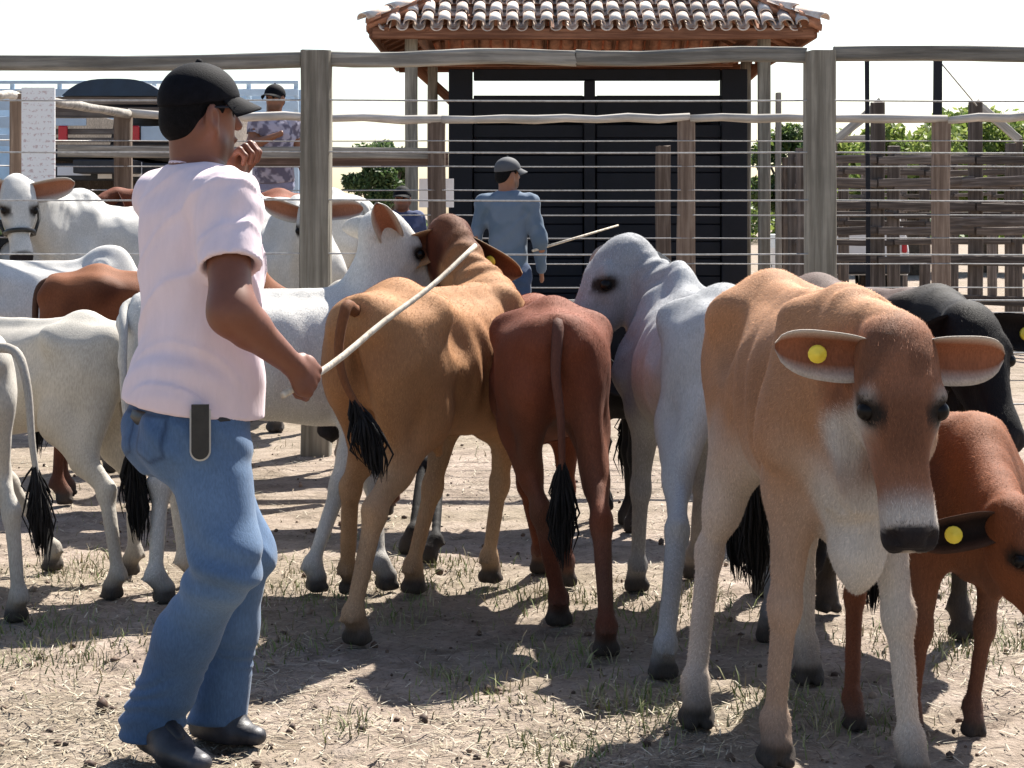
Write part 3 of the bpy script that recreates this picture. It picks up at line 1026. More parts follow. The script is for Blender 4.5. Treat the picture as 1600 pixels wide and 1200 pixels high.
def scatter_blades(name, label, cat, n, seed, sel, hgt, wid, cols, lean=0.5, flat=False):
    r = np.random.default_rng(seed)
    D = 3.6 + (12.0 - 3.6) * r.random(n * 6) ** 1.6
    px = r.uniform(-60, 1660, n * 6)
    x = (px - CX) / F * D
    P = np.stack([x, D, 0 * x], -1)
    k = sel(P, r)
    P = P[k][:n]
    m = len(P)
    P[:, 2] = ground_z(P) - 0.008
    ang = r.uniform(0, 6.283, m); h = r.uniform(*hgt, m); w = r.uniform(*wid, m)
    ln = r.normal(0, lean, (m, 2)) * h[:, None]
    sx = np.stack([np.cos(ang) * w, np.sin(ang) * w, 0 * w], -1)
    if flat:
        d = np.stack([-np.sin(ang) * h, np.cos(ang) * h, r.uniform(0.0, 0.25, m) * h], -1)
        P[:, 2] += 0.009
        V = np.stack([P - sx, P + sx, P + d + sx, P + d - sx], 1)
        Q = np.arange(m * 4).reshape(m, 4)
        V = V.reshape(-1, 3)
        ci = r.integers(0, len(cols), m)
        C = np.repeat(np.array(cols)[ci] * r.uniform(0.7, 1.2, m)[:, None], 4, 0)
        me = mesh_np(name, V, Q, MAT['blade'], C, False)
    else:
        mid = P + np.concatenate([ln * 0.35, (h * 0.6)[:, None]], 1)
        tipp = P + np.concatenate([ln, h[:, None]], 1)
        V = np.stack([P - sx, P + sx, mid + sx * 0.7, mid - sx * 0.7, tipp], 1).reshape(-1, 3)
        b = np.arange(m) * 5
        T = np.concatenate([np.stack([b, b + 1, b + 2], 1), np.stack([b, b + 2, b + 3], 1), np.stack([b + 3, b + 2, b + 4], 1)])
        ci = r.integers(0, len(cols), m)
        C = np.repeat(np.array(cols)[ci] * r.uniform(0.7, 1.25, m)[:, None], 5, 0)
        me = mesh_np(name, V, T, MAT['blade'], C, False)
    o = link(name, me)
    return tag(o, label, cat, kind="stuff")


MAT['blade'] = m_attr("grass_blade", rough=0.7, spec=0.2, fine=0.2, big=0.1)
TUFTS = [(440, 925, .35), (535, 900, .3), (690, 885, .28), (860, 1035, .22), (1020, 965, .3), (1000, 1105, .22), (110, 1015, .3), (130, 890, .25), (650, 915, .2),
         (420, 1010, .2), (600, 960, .2), (950, 940, .2), (1030, 1130, .15), (1240, 1105, .22), (1300, 1125, .2), (1460, 1005, .3), (1470, 920, .3), (1075, 940, .25),
         (1350, 905, .3), (880, 1170, .15), (700, 1060, .12), (760, 1090, .14), (550, 1130, .1), (60, 985, .25), (820, 930, .25), (1580, 1000, .25)]
TG = [(np.array(ground_at(a, b))[:2], r) for a, b, r in TUFTS]
def sel_green(P, r):
    p = np.zeros(len(P))
    for c, rr in TG:
        p = np.maximum(p, np.exp(-(((P[:, 0] - c[0]) / (rr * 0.75)) ** 2 + ((P[:, 1] - c[1]) / rr) ** 2)))
    p = np.maximum(p * 0.9, 0.05 * smooth01(vnoise(P, 2.5, 40), 0.0, 0.6))
    return r.random(len(P)) < p
scatter_blades("grass_tufts", "sparse green grass growing in tufts on the dirt", "grass", 11000, 3, sel_green, (0.012, 0.055), (0.0014, 0.003),
               [(0.16, 0.21, 0.065), (0.22, 0.25, 0.10), (0.30, 0.29, 0.15), (0.36, 0.31, 0.19)], 0.55)
scatter_blades("dry_straw", "dry straw and grass bits lying on the dirt", "straw", 30000, 4, lambda P, r: r.random(len(P)) < 0.25 + 0.75 * smooth01(vnoise(P, 3, 41), -0.2, 0.6),
               (0.012, 0.05), (0.0008, 0.002), [(0.42, 0.36, 0.26), (0.32, 0.26, 0.18), (0.50, 0.45, 0.35), (0.14, 0.105, 0.075)], flat=True)
# clods and pebbles
r = np.random.default_rng(9)
b = bmesh.new(); bmesh.ops.create_icosphere(b, subdivisions=1, radius=1.0)
iv = np.array([v.co[:] for v in b.verts]); it = np.array([[v.index for v in f.verts] for f in b.faces]); b.free()
m = 1500
D = 3.7 + 9 * r.random(m) ** 1.5; px = r.uniform(-40, 1640, m)
P = np.stack([(px - CX) / F * D, D, 0 * D], -1)
sz = 0.0035 + 0.012 * r.random(m) ** 4
for k, (a_, b_, s_) in enumerate([(160, 1108, 0.022), (176, 1112, 0.010), (140, 1196, 0.018), (400, 1192, 0.012), (90, 1160, .01), (1010, 1160, .012), (620, 1120, .01)]):
    g = ground_at(a_, b_); P[k] = (g.x, g.y, 0); sz[k] = s_
P[:, 2] = ground_z(P) - 0.006 + sz * 0.4
S = r.uniform(0.7, 1.3, (m, 1, 3)) * sz[:, None, None]
V = (iv[None] * S * r.uniform(0.85, 1.15, (m, len(iv), 1)) + P[:, None, :]).reshape(-1, 3)
T = (it[None] + (np.arange(m) * len(iv))[:, None, None]).reshape(-1, 3)
cc = np.array([(0.13, 0.085, 0.06), (0.09, 0.06, 0.045), (0.30, 0.22, 0.16)])[r.integers(0, 3, m)]
cc[:7] = (0.09, 0.055, 0.04)
tag(link("pebbles", mesh_np("pebbles", V, T, MAT['blade'], np.repeat(cc, len(iv), 0))), "small clods and pebbles scattered on the dirt", "pebbles", kind="stuff")


# ------------------------------------------------------------------ timber pieces
def hewn(w, d, h, seed, bev=0.18, rings=9, taper=0.04, wob=0.006):
    """Rough-hewn beam along local z, from 0 to h, as verts/faces."""
    r = random.Random(seed)
    K = 12
    base = []
    for k in range(K):
        t = 2 * math.pi * (k + 0.5) / K
        c_, s_ = math.cos(t), math.sin(t)
        e = 0.42
        base.append((math.copysign(abs(c_) ** e, c_), math.copysign(abs(s_) ** e, s_)))
    V, Fs = [], []
    ox = [r.uniform(-1, 1) for _ in range(4)]
    for i in range(rings):
        t = i / (rings - 1)
        sc = 1 - taper * t + 0.02 * math.sin(5 * t + ox[0] * 3)
        dx = wob * (math.sin(2.6 * t * math.pi + ox[1] * 3)); dy = wob * math.sin(2.1 * t * math.pi + ox[2] * 3)
        for k in range(K):
            j = 1 + r.uniform(-0.045, 0.045)
            V.append((base[k][0] * w * 0.5 * sc * j + dx, base[k][1] * d * 0.5 * sc * j + dy, h * t + (r.uniform(-0.01, 0.006) if i == rings - 1 else 0)))
    for i in range(rings - 1):
        for k in range(K):
            k2 = (k + 1) % K
            Fs.append((i * K + k, i * K + k2, (i + 1) * K + k2, (i + 1) * K + k))
    Fs.append(tuple(range(K - 1, -1, -1))); Fs.append(tuple((rings - 1) * K + k for k in range(K)))
    return V, Fs


def beam(name, a, b, w, d, mat_z, parent, seed, wob=0.006, smooth=False, rings=9, taper=0.03):
    """Beam between world points a and b (parent at origin)."""
    a, b = Vector(a), Vector(b)
    V, Fs = hewn(w, d, (b - a).length, seed, wob=wob, rings=rings, taper=taper)
    me = mesh_np(name, V, Fs, mat_z, smooth=smooth)
    o = link(name, me, parent)
    q = (b - a).to_track_quat('Z', 'Y')
    if abs((b - a).normalized().z) > 0.95: q = Vector((0, 0, 1)).rotation_difference((b - a).normalized())
    o.rotation_euler = q.to_euler()
    o.location = a - parent.location
    return o


def wire(name, pts, r, parent, sag=0.0, mat=None):
    pts = [Vector(p) for p in pts]
    out = []
    for i in range(len(pts) - 1):
        for t in (0, 0.25, 0.5, 0.75):
            p = pts[i].lerp(pts[i + 1], t); p.z -= sag * 4 * t * (1 - t); out.append(p)
    out.append(pts[-1])
    org = out[0].copy()
    mb = MB(); mb.tube([p - org for p in out], r, 6)
    o = mb.build(name, mat or MAT['wire'], parent, True)
    o.location = org - parent.location
    return o


MAT['post_z'] = MAT['post']
MAT['rail_z'] = m_wood("weathered_rail_timber", (0.20, 0.185, 0.16), (0.36, 0.335, 0.29), 2, 28)
MAT['board_z'] = m_wood("dark_board_timber", (0.11, 0.075, 0.062), (0.21, 0.15, 0.125), 2, 26)
MAT['pale_z'] = m_wood("pale_brace_timber", (0.34, 0.31, 0.27), (0.52, 0.48, 0.42), 2, 26)
MAT['timber_z'] = m_wood("red_brown_timber", (0.17, 0.072, 0.040), (0.34, 0.16, 0.09), 2, 20)

# near fence: two big posts, thick top rail, eight cables
D1 = 10.64
nf = empty("cable_fence", (0, D1, 0))
tag(nf, "near corral fence of thick grey posts, a heavy top rail and steel cables", "fence")
for i, px in enumerate((-293, 494, 1281, 2068)):
    x = (px - CX) / F * D1
    b_ = beam("post", (x, D1, -0.05), (x, D1, at(0, 80, D1).z), 0.172, 0.172, MAT['post_z'], nf, 50 + i, 0.004)
for i, (a_, b_) in enumerate((((-293, 104), (472, 93)), ((516, 91), (900, 90)), ((900, 90), (1259, 86)), ((1303, 85), (2068, 87)))):
    beam("rail", at(a_[0], a_[1], D1), at(b_[0], b_[1], D1), 0.078, 0.085, MAT['rail_z'], nf, 70 + i, 0.010, rings=12, taper=0.0)
for k, py in enumerate((155, 236, 311, 395, 466, 548, 628)):
    wire("cable", [at(-293, py, D1 - 0.06), at(494, py + 1, D1 - 0.06), at(1281, py + 2, D1 - 0.06), at(2068, py + 2, D1 - 0.06)], 0.0052, nf, 0.006)

# second fence
D2 = 17.1
sf = empty("far_cable_fence", (0, D2, 0))
tag(sf, "second corral fence behind, thinner brown posts with a pale pole rail and cables", "fence")
MAT['post2_z'] = MAT['post2']
PX2 = (193, 683, 1072, 1470, 1868)
for i, px in enumerate(PX2):
    x = (px - CX) / F * D2
    top = {193: 172, 683: 183, 1072: 183, 1470: 183, 1868: 183}[px]
    beam("post", (x, D2, -0.05), (x, D2, at(0, top, D2).z), 0.158, 0.15, MAT['post2_z'], sf, 90 + i, 0.004)
Dl = 14.0
xl = at(28, 150, 15.5)
beam("post", (xl.x, 15.5, -0.05), (xl.x, 15.5, xl.z + 0.01), 0.12, 0.12, MAT['post2_z'], sf, 99, 0.004)
for i, (a_, b_) in enumerate(((at(-90, 140, 14.6), at(28, 150, 15.5)), (at(28, 150, 15.5), at(200, 178, 17.0)), (at(200, 178, 17.05), at(690, 187, 17.05)), (at(690, 187, 17.05), at(1078, 184, 17.05)),
                              (at(1078, 184, 17.05), at(1480, 186, 17.05)), (at(1480, 187, 17.05), at(1868, 170, 17.05)))):
    mb = MB()
    n_ = 9
    rr = random.Random(i)
    pts = [a_.lerp(b_, t / (n_ - 1)) + Vector((0, 0, 0.010 * math.sin(3 * t + i))) for t in range(n_)]
    org = pts[0].copy()
    mb.tube([p - org for p in pts], [0.038 + 0.004 * math.sin(k * 1.7 + i) for k in range(n_)], 10)
    o = mb.build("rail", MAT['pale_wood'], sf, True); o.location = org - sf.location
for k, py in enumerate((220, 260, 297, 336, 372, 412, 449, 488)):
    wire("cable", [at(-60, py - 2, 15.0), at(193, py, D2 - 0.07), at(683, py, D2 - 0.07), at(1072, py, D2 - 0.07), at(1470, py, D2 - 0.07), at(1868, py, D2 - 0.07)], 0.006, sf, 0.004)
# two boards nailed to the far fence at the left
for i, (y0, y1) in enumerate(((236, 240),)):
    beam("board", at(90, y0, 16.6), at(680, y1, 17.15), 0.03, 0.10, MAT['rail_z'], sf, 120 + i, 0.004, taper=0)

beam("board", at(385, 250, 17.25), at(700, 250, 17.25), 0.03, 0.13, MAT['board_z'], sf, 125, 0.004, taper=0)


# ------------------------------------------------------------------ pavilion with tiled roof
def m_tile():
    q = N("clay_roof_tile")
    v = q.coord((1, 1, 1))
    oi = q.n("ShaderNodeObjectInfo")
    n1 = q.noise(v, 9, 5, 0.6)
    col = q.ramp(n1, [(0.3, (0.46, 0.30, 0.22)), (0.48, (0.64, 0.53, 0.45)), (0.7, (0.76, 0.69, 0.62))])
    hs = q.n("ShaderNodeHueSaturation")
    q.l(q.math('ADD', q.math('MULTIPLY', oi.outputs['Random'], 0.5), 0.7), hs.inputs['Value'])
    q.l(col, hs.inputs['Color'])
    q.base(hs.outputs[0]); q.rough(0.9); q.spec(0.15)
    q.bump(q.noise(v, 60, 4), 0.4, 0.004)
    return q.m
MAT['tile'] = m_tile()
MAT['tile_old'] = m_plain("mossy_tile", (0.13, 0.12, 0.10), 0.95, 0.5, 12, bump=0.5)
MAT['tile_under'] = m_plain("clay_tile_field", (0.42, 0.20, 0.12), 0.9, 0.35, 9, bump=0.3)

PVY = 23.0
x0, x1 = (572 - CX) / 130.0 * 1.0, (1282 - CX) / 130.0
pav = empty("pavilion", ((x0 + x1) / 2, PVY + 2.75, 0))
tag(pav, "open pavilion with a hipped clay tile roof on timber posts", "pavilion")
PC = Vector(pav.location)
hwx, hwy = (x1 - x0) / 2, 2.75
th = math.radians(26); ez = 3.50
def barrel(name, length, r0, r1, up_side=True, th_=0.014):
    """Half-barrel tile along local +y, rising side +z."""
    V, Fs = [], []
    K = 9
    for lay in (0, 1):
        for i, (yy, rr) in enumerate(((0, r0), (length, r1))):
            for k in range(K):
                a_ = math.pi * k / (K - 1)
                rad = rr - lay * th_
                V.append((math.cos(a_) * rad, yy, (math.sin(a_) * rad * 0.85) * (1 if up_side else -1)))
    B = 2 * K
    for k in range(K - 1):
        Fs.append((k, k + 1, K + k + 1, K + k)); Fs.append((B + k, B + K + k, B + K + k + 1, B + k + 1))
        Fs.append((k, B + k, B + k + 1, k + 1)); Fs.append((K + k, K + k + 1, B + K + k + 1, B + K + k))
    for k in (0, K - 1):
        Fs.append((k, K + k, B + K + k, B + k))
    if not up_side: Fs = [f_[::-1] for f_ in Fs]
    return V, Fs
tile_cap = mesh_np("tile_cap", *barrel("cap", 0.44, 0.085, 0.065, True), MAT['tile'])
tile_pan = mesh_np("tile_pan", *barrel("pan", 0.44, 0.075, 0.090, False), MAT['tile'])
STEP, GA = 0.205, 0.36
ncol = int(2 * hwx / STEP)
rt = random.Random(5)
front = []
slope = (hwy / math.cos(th))
def hip_ok(xl, s): return abs(xl) < hwx - s * math.cos(th) + 0.02
cnt = 0
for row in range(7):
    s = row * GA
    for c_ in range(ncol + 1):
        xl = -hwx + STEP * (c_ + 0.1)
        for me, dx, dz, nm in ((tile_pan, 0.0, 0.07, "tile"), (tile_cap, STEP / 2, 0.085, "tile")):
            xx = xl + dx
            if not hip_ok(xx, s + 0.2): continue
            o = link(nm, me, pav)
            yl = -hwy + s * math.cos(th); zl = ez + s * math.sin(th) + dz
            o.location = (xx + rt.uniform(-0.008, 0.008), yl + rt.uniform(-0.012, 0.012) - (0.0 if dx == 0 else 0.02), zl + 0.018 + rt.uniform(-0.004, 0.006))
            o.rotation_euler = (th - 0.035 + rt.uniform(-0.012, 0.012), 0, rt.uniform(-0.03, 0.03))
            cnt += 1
# the other three slopes: joined tile fields
def tile_field(name, xform, half, depth):
    Vs, Fs, off = [], [], 0
    n_ = int(2 * half / STEP)
    cv, cf = barrel("c", depth, 0.085, 0.085, True); pv, pf = barrel("p", depth, 0.085, 0.085, False)
    for c_ in range(n_ + 1):
        xl = -half + STEP * (c_ + 0.1)
        for v_, f_, dx, dz in ((pv, pf, 0, 0.07), (cv, cf, STEP / 2, 0.085)):
            xx = xl + dx
            smax = min(depth, (half - abs(xx)) / math.cos(th) + 0.1)
            if smax < 0.1: continue
            nst = max(1, int(smax / 0.4))
            for k in range(nst):
                s0, s1 = smax * k / nst, smax * (k + 1) / nst + 0.05
                for (a_, b_, c2) in v_:
                    s = s0 + (s1 - s0) * (b_ / depth)
                    rr = 1.0 + 0.12 * (0.5 - b_ / depth)
                    Vs.append(xform(xx + a_ * rr, s * math.cos(th), ez + s * math.sin(th) + dz + 0.018 + c2 * rr + (0.012 * (1 - b_ / depth))))
                Fs.extend([tuple(i + off for i in q_) for q_ in f_]); off += len(v_)
    o = link(name, mesh_np(name, Vs, Fs, MAT['tile_under'], smooth=False), pav)
    o["kind"] = "stuff"
    return o
tile_field("back_roof_tiles", lambda a, b_, c: (-a, hwy - b_, c), hwx, slope)
tile_field("side_roof_tiles", lambda a, b_, c: (-hwx + b_, -a, c), hwy, slope)
tile_field("side_roof_tiles", lambda a, b_, c: (hwx - b_, a, c), hwy, slope)
# hip ridge tiles
for sx in (-1, 1):
    for sy in (-1, 1):
        for k in range(9):
            s = 0.0 + k * 0.33
            p = Vector((sx * (hwx - s * math.cos(th) + 0.03), sy * (hwy - s * math.cos(th) + 0.03), ez + s * math.sin(th) + 0.16))
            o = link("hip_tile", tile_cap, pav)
            o.location = p
            d = Vector((-sx, -sy, math.tan(th)))
            o.rotation_euler = d.to_track_quat('Y', 'Z').to_euler()
            o.scale = (1.25, 1.0, 1.15)
ridge_z = ez + slope * math.sin(th) + 0.12
for k in range(int((hwx - hwy) * 2 / 0.36) + 2):
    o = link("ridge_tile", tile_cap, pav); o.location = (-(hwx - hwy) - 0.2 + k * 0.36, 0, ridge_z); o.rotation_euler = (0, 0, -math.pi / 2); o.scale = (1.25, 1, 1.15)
# eave boards, beams, rafters, posts
def pbeam(name, a_, b_, w, d, mat, seed, wob=0.003):
    return beam(name, PC + Vector(a_), PC + Vector(b_), w, d, mat, pav, seed, wob, rings=5, taper=0.0)
e = 0.08
for sy in (-1, 1):
    pbeam("eave_board", (-hwx + e, sy * (hwy - 0.06), ez + 0.0), (hwx - e, sy * (hwy - 0.06), ez + 0.0), 0.05, 0.13, MAT['timber_z'], 201 + sy)
    pbeam("wall_plate", (-hwx + 0.5, sy * (hwy - 0.62), ez + 0.06), (hwx - 0.5, sy * (hwy - 0.62), ez + 0.06), 0.12, 0.17, MAT['timber_z'], 205 + sy)
for sx in (-1, 1):
    pbeam("eave_board", (sx * (hwx - 0.06), -hwy + e, ez + 0.003), (sx * (hwx - 0.06), hwy - e, ez + 0.003), 0.05, 0.13, MAT['timber_z'], 211 + sx)
    pbeam("wall_plate", (sx * (hwx - 0.62), -hwy + 0.5, ez + 0.09), (sx * (hwx - 0.62), hwy - 0.5, ez + 0.09), 0.12, 0.17, MAT['timber_z'], 215 + sx)
for k in range(11):
    xl = -hwx + 0.25 + k * (2 * hwx - 0.5) / 10
    smax = min(hwy, hwx - abs(xl)) - 0.05
    for sy in (-1, 1):
        pbeam("rafter", (xl, sy * (hwy - 0.03), ez + 0.03), (xl, sy * (hwy - smax), ez + 0.03 + (smax - 0.03) * math.tan(th)), 0.06, 0.09, MAT['timber_z'], 230 + k)
    
for k in range(9):
    yl = -hwy + 0.3 + k * (2 * hwy - 0.6) / 8
    smax = min(hwy - abs(yl), hwx) - 0.05
    if smax < 0.3: continue
    for sx in (-1, 1):
        pbeam("rafter", (sx * (hwx - 0.03), yl, ez + 0.03), (sx * (hwx - smax), yl, ez + 0.03 + smax * math.tan(th)), 0.06, 0.09, MAT['timber_z'], 260 + k)
for k in range(6):
    s = 0.35 + k * 0.42
    for sy in (-1, 1):
        lim = hwx - s * math.cos(th) - 0.05
        pbeam("batten", (-lim, sy * (hwy - s * math.cos(th)), ez + s * math.sin(th) + 0.075), (lim, sy * (hwy - s * math.cos(th)), ez + s * math.sin(th) + 0.075), 0.035, 0.03, MAT['timber_z'], 300 + k)
for (px, yl) in ((643, -hwy + 0.45), (1194, -hwy + 0.45), (676, hwy - 0.5), (1165, hwy - 0.5)):
    D = PC.y + yl
    x = (px - CX) / F * D - PC.x
    pbeam("post", (x, yl, -0.05 - PC.z), (x, yl, ez + 0.05), 0.15, 0.15, MAT['post'], 330 + px)
for k, (px, pz) in enumerate(((672, 112), (1172, 118))):
    p_ = at(px, pz, PC.y + 1.0)
    pbeam("brace", Vector((p_.x - PC.x + (0.3 if k == 0 else -0.3), hwy - 0.5, ez - 0.55)), Vector((p_.x - PC.x - (0.3 if k == 0 else -0.3), hwy - 0.5, ez + 0.0)), 0.10, 0.14, MAT['timber_z'], 350 + k)

# dark working shed under the roof
shed = empty("cattle_handling_shed", (1.1, 25.6, 0))
tag(shed, "navy-black handling shed with a window slit under the tiled pavilion", "shed")
DS = 24.9
SO = Vector(shed.location)
def sbox(name, px0, px1, py0, py1, D, depth, mat=None):
    a_, b_ = at(px0, py0, D), at(px1, py1, D)
    mb = MB()
    mb.box(((0, 0, 0)), (abs(b_.x - a_.x), depth, abs(a_.z - b_.z)))
    o = mb.build(name, mat or MAT['navy'], shed)
    o.location = Vector(((a_.x + b_.x) / 2, D + depth / 2, (a_.z + b_.z) / 2)) - SO
    bv = o.modifiers.new("edge", 'BEVEL'); bv.width = 0.008; bv.segments = 1
    return o
GY = HY + HC * F / DS
sbox("column", 701, 738, 108, GY, DS, 0.28)
sbox("column", 1128, 1168, 108, GY, DS, 0.28)
sbox("column", 913, 930, 126, GY, DS - 0.02, 0.14)
sbox("beam", 740, 1126, 108, 125, DS + 0.03, 0.2)
sbox("beam", 740, 911, 149, 186, DS + 0.03, 0.12)
sbox("beam", 932, 1126, 149, 186, DS + 0.03, 0.12)
for a_, b_ in ((740, 911), (932, 1126)):
    y = 188.0
    k = 0
    while y < GY - 3:
        hgt = 27
        sbox("board", a_, b_, y + (7 if k == 0 else 1.0), min(y + hgt, GY), DS + 0.05 + 0.004 * (k % 3), 0.04)
        y += hgt; k += 1
mbx = None
sbox("back_wall", 741, 1125, 150, GY, DS + 2.8, 0.06)
for px in (738, 1130):
    a_ = at(px, 150, DS)
    mb = MB(); mb.box((0, 0, 0), (0.05, 2.4, 2.85))
    o = mb.build("side_wall", MAT['navy'], shed); o.location = Vector((a_.x, DS + 1.55, 1.43)) - SO
sbox("roof_rail", 741, 1125, 112, 122, DS + 2.7, 0.12)
# timber post and pale notices in front of the shed
beam_root = empty("shed_post", (at(1036, 0, 21.5).x, 21.5, 0))
tag(beam_root, "short brown timber post in front of the dark shed", "post")
beam("post", (at(1036, 0, 21.5).x, 21.5, -0.05), at(1036, 228, 21.5), 0.17, 0.15, MAT['post2'], beam_root, 400, 0.003)


def notice(name, label, px0, px1, py0, py1, D, mat, print_=None):
    a_, b_ = at(px0, py0, D), at(px1, py1, D)
    mb = MB(); mb.box((0, 0, 0), (abs(b_.x - a_.x), 0.02, abs(a_.z - b_.z)))
    o = mb.build(name, mat, None, loc=Vector(((a_.x + b_.x) / 2, D, (a_.z + b_.z) / 2)))
    return tag(o, label, "sign")


def m_print(name, paper, ink, sx, sz, thr=0.56):
    """Paper or vinyl with rows of worn, unreadable print."""
    q = N(name)
    nz = q.noise(q.coord((sx, 1, sz)), 1.0, 4, 0.7)
    rows = q.n("ShaderNodeTexWave", wave_type='BANDS', bands_direction='Z')
    rows.inputs['Scale'].default_value = sz * 0.22; rows.inputs['Distortion'].default_value = 0.6
    q.l(q.coord(), rows.inputs['Vector'])
    f_ = q.math('MULTIPLY', q.ramp(nz, [(thr, 0.0), (thr + 0.06, 0.75)]), q.ramp(rows.outputs['Fac'], [(0.35, 0.0), (0.5, 1.0)]))
    q.base(q.mix(f_, paper, ink)); q.rough(0.6); q.spec(0.3)
    return q.m
MAT['paper'] = m_plain("white_paper", (0.80, 0.80, 0.80), 0.6, 0.05)
nt = notice("notice_board", "white notice board fixed behind the far fence post beside the shed", 655, 709, 279, 324, 17.5, MAT['paper'])
for k, (a_, b_, c_, d_) in enumerate(((655, 709, 296, 297.5), (655, 709, 313, 314.5))):
    pass
bn = notice("banner", "tall white banner with faint worn print hanging at the left", 34, 86, 137, 312, 15.2, m_print("banner_print", (0.80, 0.80, 0.80), (0.50, 0.36, 0.36), 26, 30, 0.52))

# a pale post right of the shed and light strips
pr = empty("pale_post", (at(1216, 0, 24.0).x, 24.0, 0)); tag(pr, "thin pale post right of the dark shed", "post")
beam("post", (at(1216, 0, 24.0).x, 24.0, -0.05), at(1216, 145, 24.0), 0.075, 0.075, MAT['pale_z'], pr, 401, 0.003)
pr = empty("steel_pole", (at(1357, 0, 19.5).x, 19.5, 0)); tag(pr, "thin dark steel pole rising to the near top rail", "pole")
beam("pole", (at(1357, 0, 19.5).x, 19.5, -0.05), at(1355, 90, 19.5), 0.045, 0.045, MAT['navy'], pr, 402, 0.003)
pr = empty("steel_pole", (at(1465, 0, 19.0).x, 19.0, 0)); tag(pr, "thicker dark steel pole rising behind the brown far fence post", "pole")
beam("pole", (at(1465, 0, 19.0).x, 19.0, -0.05), at(1465, 88, 19.0), 0.085, 0.085, MAT['navy'], pr, 403, 0.003)
wire("stay_wire", [at(1470, 98, 19.0), at(1526, 165, 19.6)], 0.008, pr)

# board pens at the right
def pen(label, D, px_posts, tops, py_boards, seed, mat=None, bw=0.16, x0=None, x1=None, slope=0.0):
    rt_ = empty("board_pen", (0, D, 0))
    tag(rt_, label, "pen")
    for i, (px, tp) in enumerate(zip(px_posts, tops)):
        x = at(px, 0, D).x
        beam("post", (x, D, -0.05), (x, D, at(0, tp, D).z), 0.145, 0.13, MAT['board_z'], rt_, seed + i, 0.004)
    xs_ = [x0 or px_posts[0]] + list(px_posts[1:-1]) + [x1 or px_posts[-1]]
    for k, py in enumerate(py_boards):
        for i in range(len(xs_) - 1):
            rr = random.Random(seed * 31 + k * 7 + i)
            g = 1.5
            beam("board", at(xs_[i] + g, py + rr.uniform(-3, 3) + slope * i, D - 0.10), at(xs_[i + 1] - g, py + rr.uniform(-3, 3) + slope * (i + 1), D - 0.10), 0.035, bw, MAT['board_z'], rt_, seed + 40 + k * 9 + i, 0.004, rings=4, taper=0.0)
    return rt_
MAT['board_z'] = m_wood("grey_brown_pen_timber", (0.12, 0.095, 0.08), (0.25, 0.205, 0.175), 2, 26, 0.85, 0.4)
pen("open board pen at the right, nearest of the pen fences", 20.0, (1255, 1371, 1524, 1665), (232, 160, 160, 225), (250, 284, 322, 362, 405), 500, bw=0.085)
pen("open board pen at the right, second fence back", 23.0, (1240, 1396, 1580, 1700), (238, 228, 224, 230), (248, 290, 335, 378), 600, bw=0.07)
pen("open board pen at the right, farthest fence", 27.0, (1230, 1318, 1445, 1635), (246, 243, 240, 238), (270, 318, 350), 640, bw=0.08)
pen("thin rail pen far behind the board pens at the right", 31.0, (1225, 1290, 1352, 1410, 1490, 1550, 1640), (258, 250, 246, 255, 244, 252, 250), (262, 284, 306, 330, 352), 690, bw=0.06)
# partition running away from the camera
pp = empty("pen_partition", (at(1475, 0, 21.5).x, 21.5, 0)); tag(pp, "pen partition of sloping rails running away at the right edge", "fence")
for k, z_ in enumerate((0.45, 0.85, 1.25, 1.65)):
    beam("rail", (at(1475, 0, 20.2).x, 20.2, z_), (at(1650, 0, 19.0).x, 18.2, z_ + 0.02), 0.04, 0.10, MAT['board_z'], pp, 760 + k, 0.004, rings=4, taper=0)
# roofing braces above the pens
br = empty("loading_chute_frame", (at(1450, 0, 21.6).x, 21.6, 0)); tag(br, "pale timber braces rising above the board pens at the right", "frame")
for i, (a_, b_) in enumerate((((1305, 220), (1378, 158)), ((1524, 160), (1592, 218)))):
    beam("brace", at(a_[0], a_[1], 21.6), at(b_[0], b_[1], 21.6), 0.07, 0.10, MAT['pale_z'], br, 700 + i, 0.003)
beam("crossbar", at(1300, 217, 21.66), at(1372, 217, 21.66), 0.06, 0.08, MAT['pale_z'], br, 703, 0.003)
for px in (1302, 1375, 1527, 1592):
    beam("leg", (at(px, 0, 21.72).x, 21.72, -0.05), at(px, 216 if px in (1302, 1592) else 160, 21.72), 0.08, 0.08, MAT['board_z'], br, 710 + px, 0.003)


# ------------------------------------------------------------------ vehicles
def vbox(mb, c, s):
    mb.box(c, s)


def vpart(root, name, c, s, mat, bev=0.02, seg=2, rot=None):
    mb = MB(); mb.box((0, 0, 0), s)
    o = mb.build(name, mat, root); o.location = c
    if rot: o.rotation_euler = rot
    if bev:
        b_ = o.modifiers.new("edge", 'BEVEL'); b_.width = bev; b_.segments = seg
    return o


def wheel(root, c, r, w, axis='x'):
    mb = MB()
    prof = [(r * 0.62, w * 0.5), (r * 0.9, w * 0.5), (r, w * 0.36), (r, -w * 0.36), (r * 0.9, -w * 0.5), (r * 0.62, -w * 0.5)]
    K = 24; V = []; Fs = []
    for (rr, xx) in prof:
        for k in range(K):
            t = 2 * math.pi * k / K
            V.append((xx, rr * math.cos(t), rr * math.sin(t)))
    for i in range(len(prof)):
        i2 = (i + 1) % len(prof)
        for k in range(K):
            k2 = (k + 1) % K
            Fs.append((i * K + k, i * K + k2, i2 * K + k2, i2 * K + k))
    o = link("wheel", mesh_np("wheel", V, Fs, MAT['rubber'], smooth=False), root); o.location = c
    if axis == 'y': o.rotation_euler = (0, 0, math.pi / 2)
    mb = MB(); mb.tube([(-w * 0.3, 0, 0), (w * 0.3, 0, 0)], r * 0.63, 20); mb.tube([(-w * 0.42, 0, 0), (w * 0.42, 0, 0)], r * 0.2, 12)
    link("rim", mb.mesh("rim", MAT['grey_metal']), o)
    return o


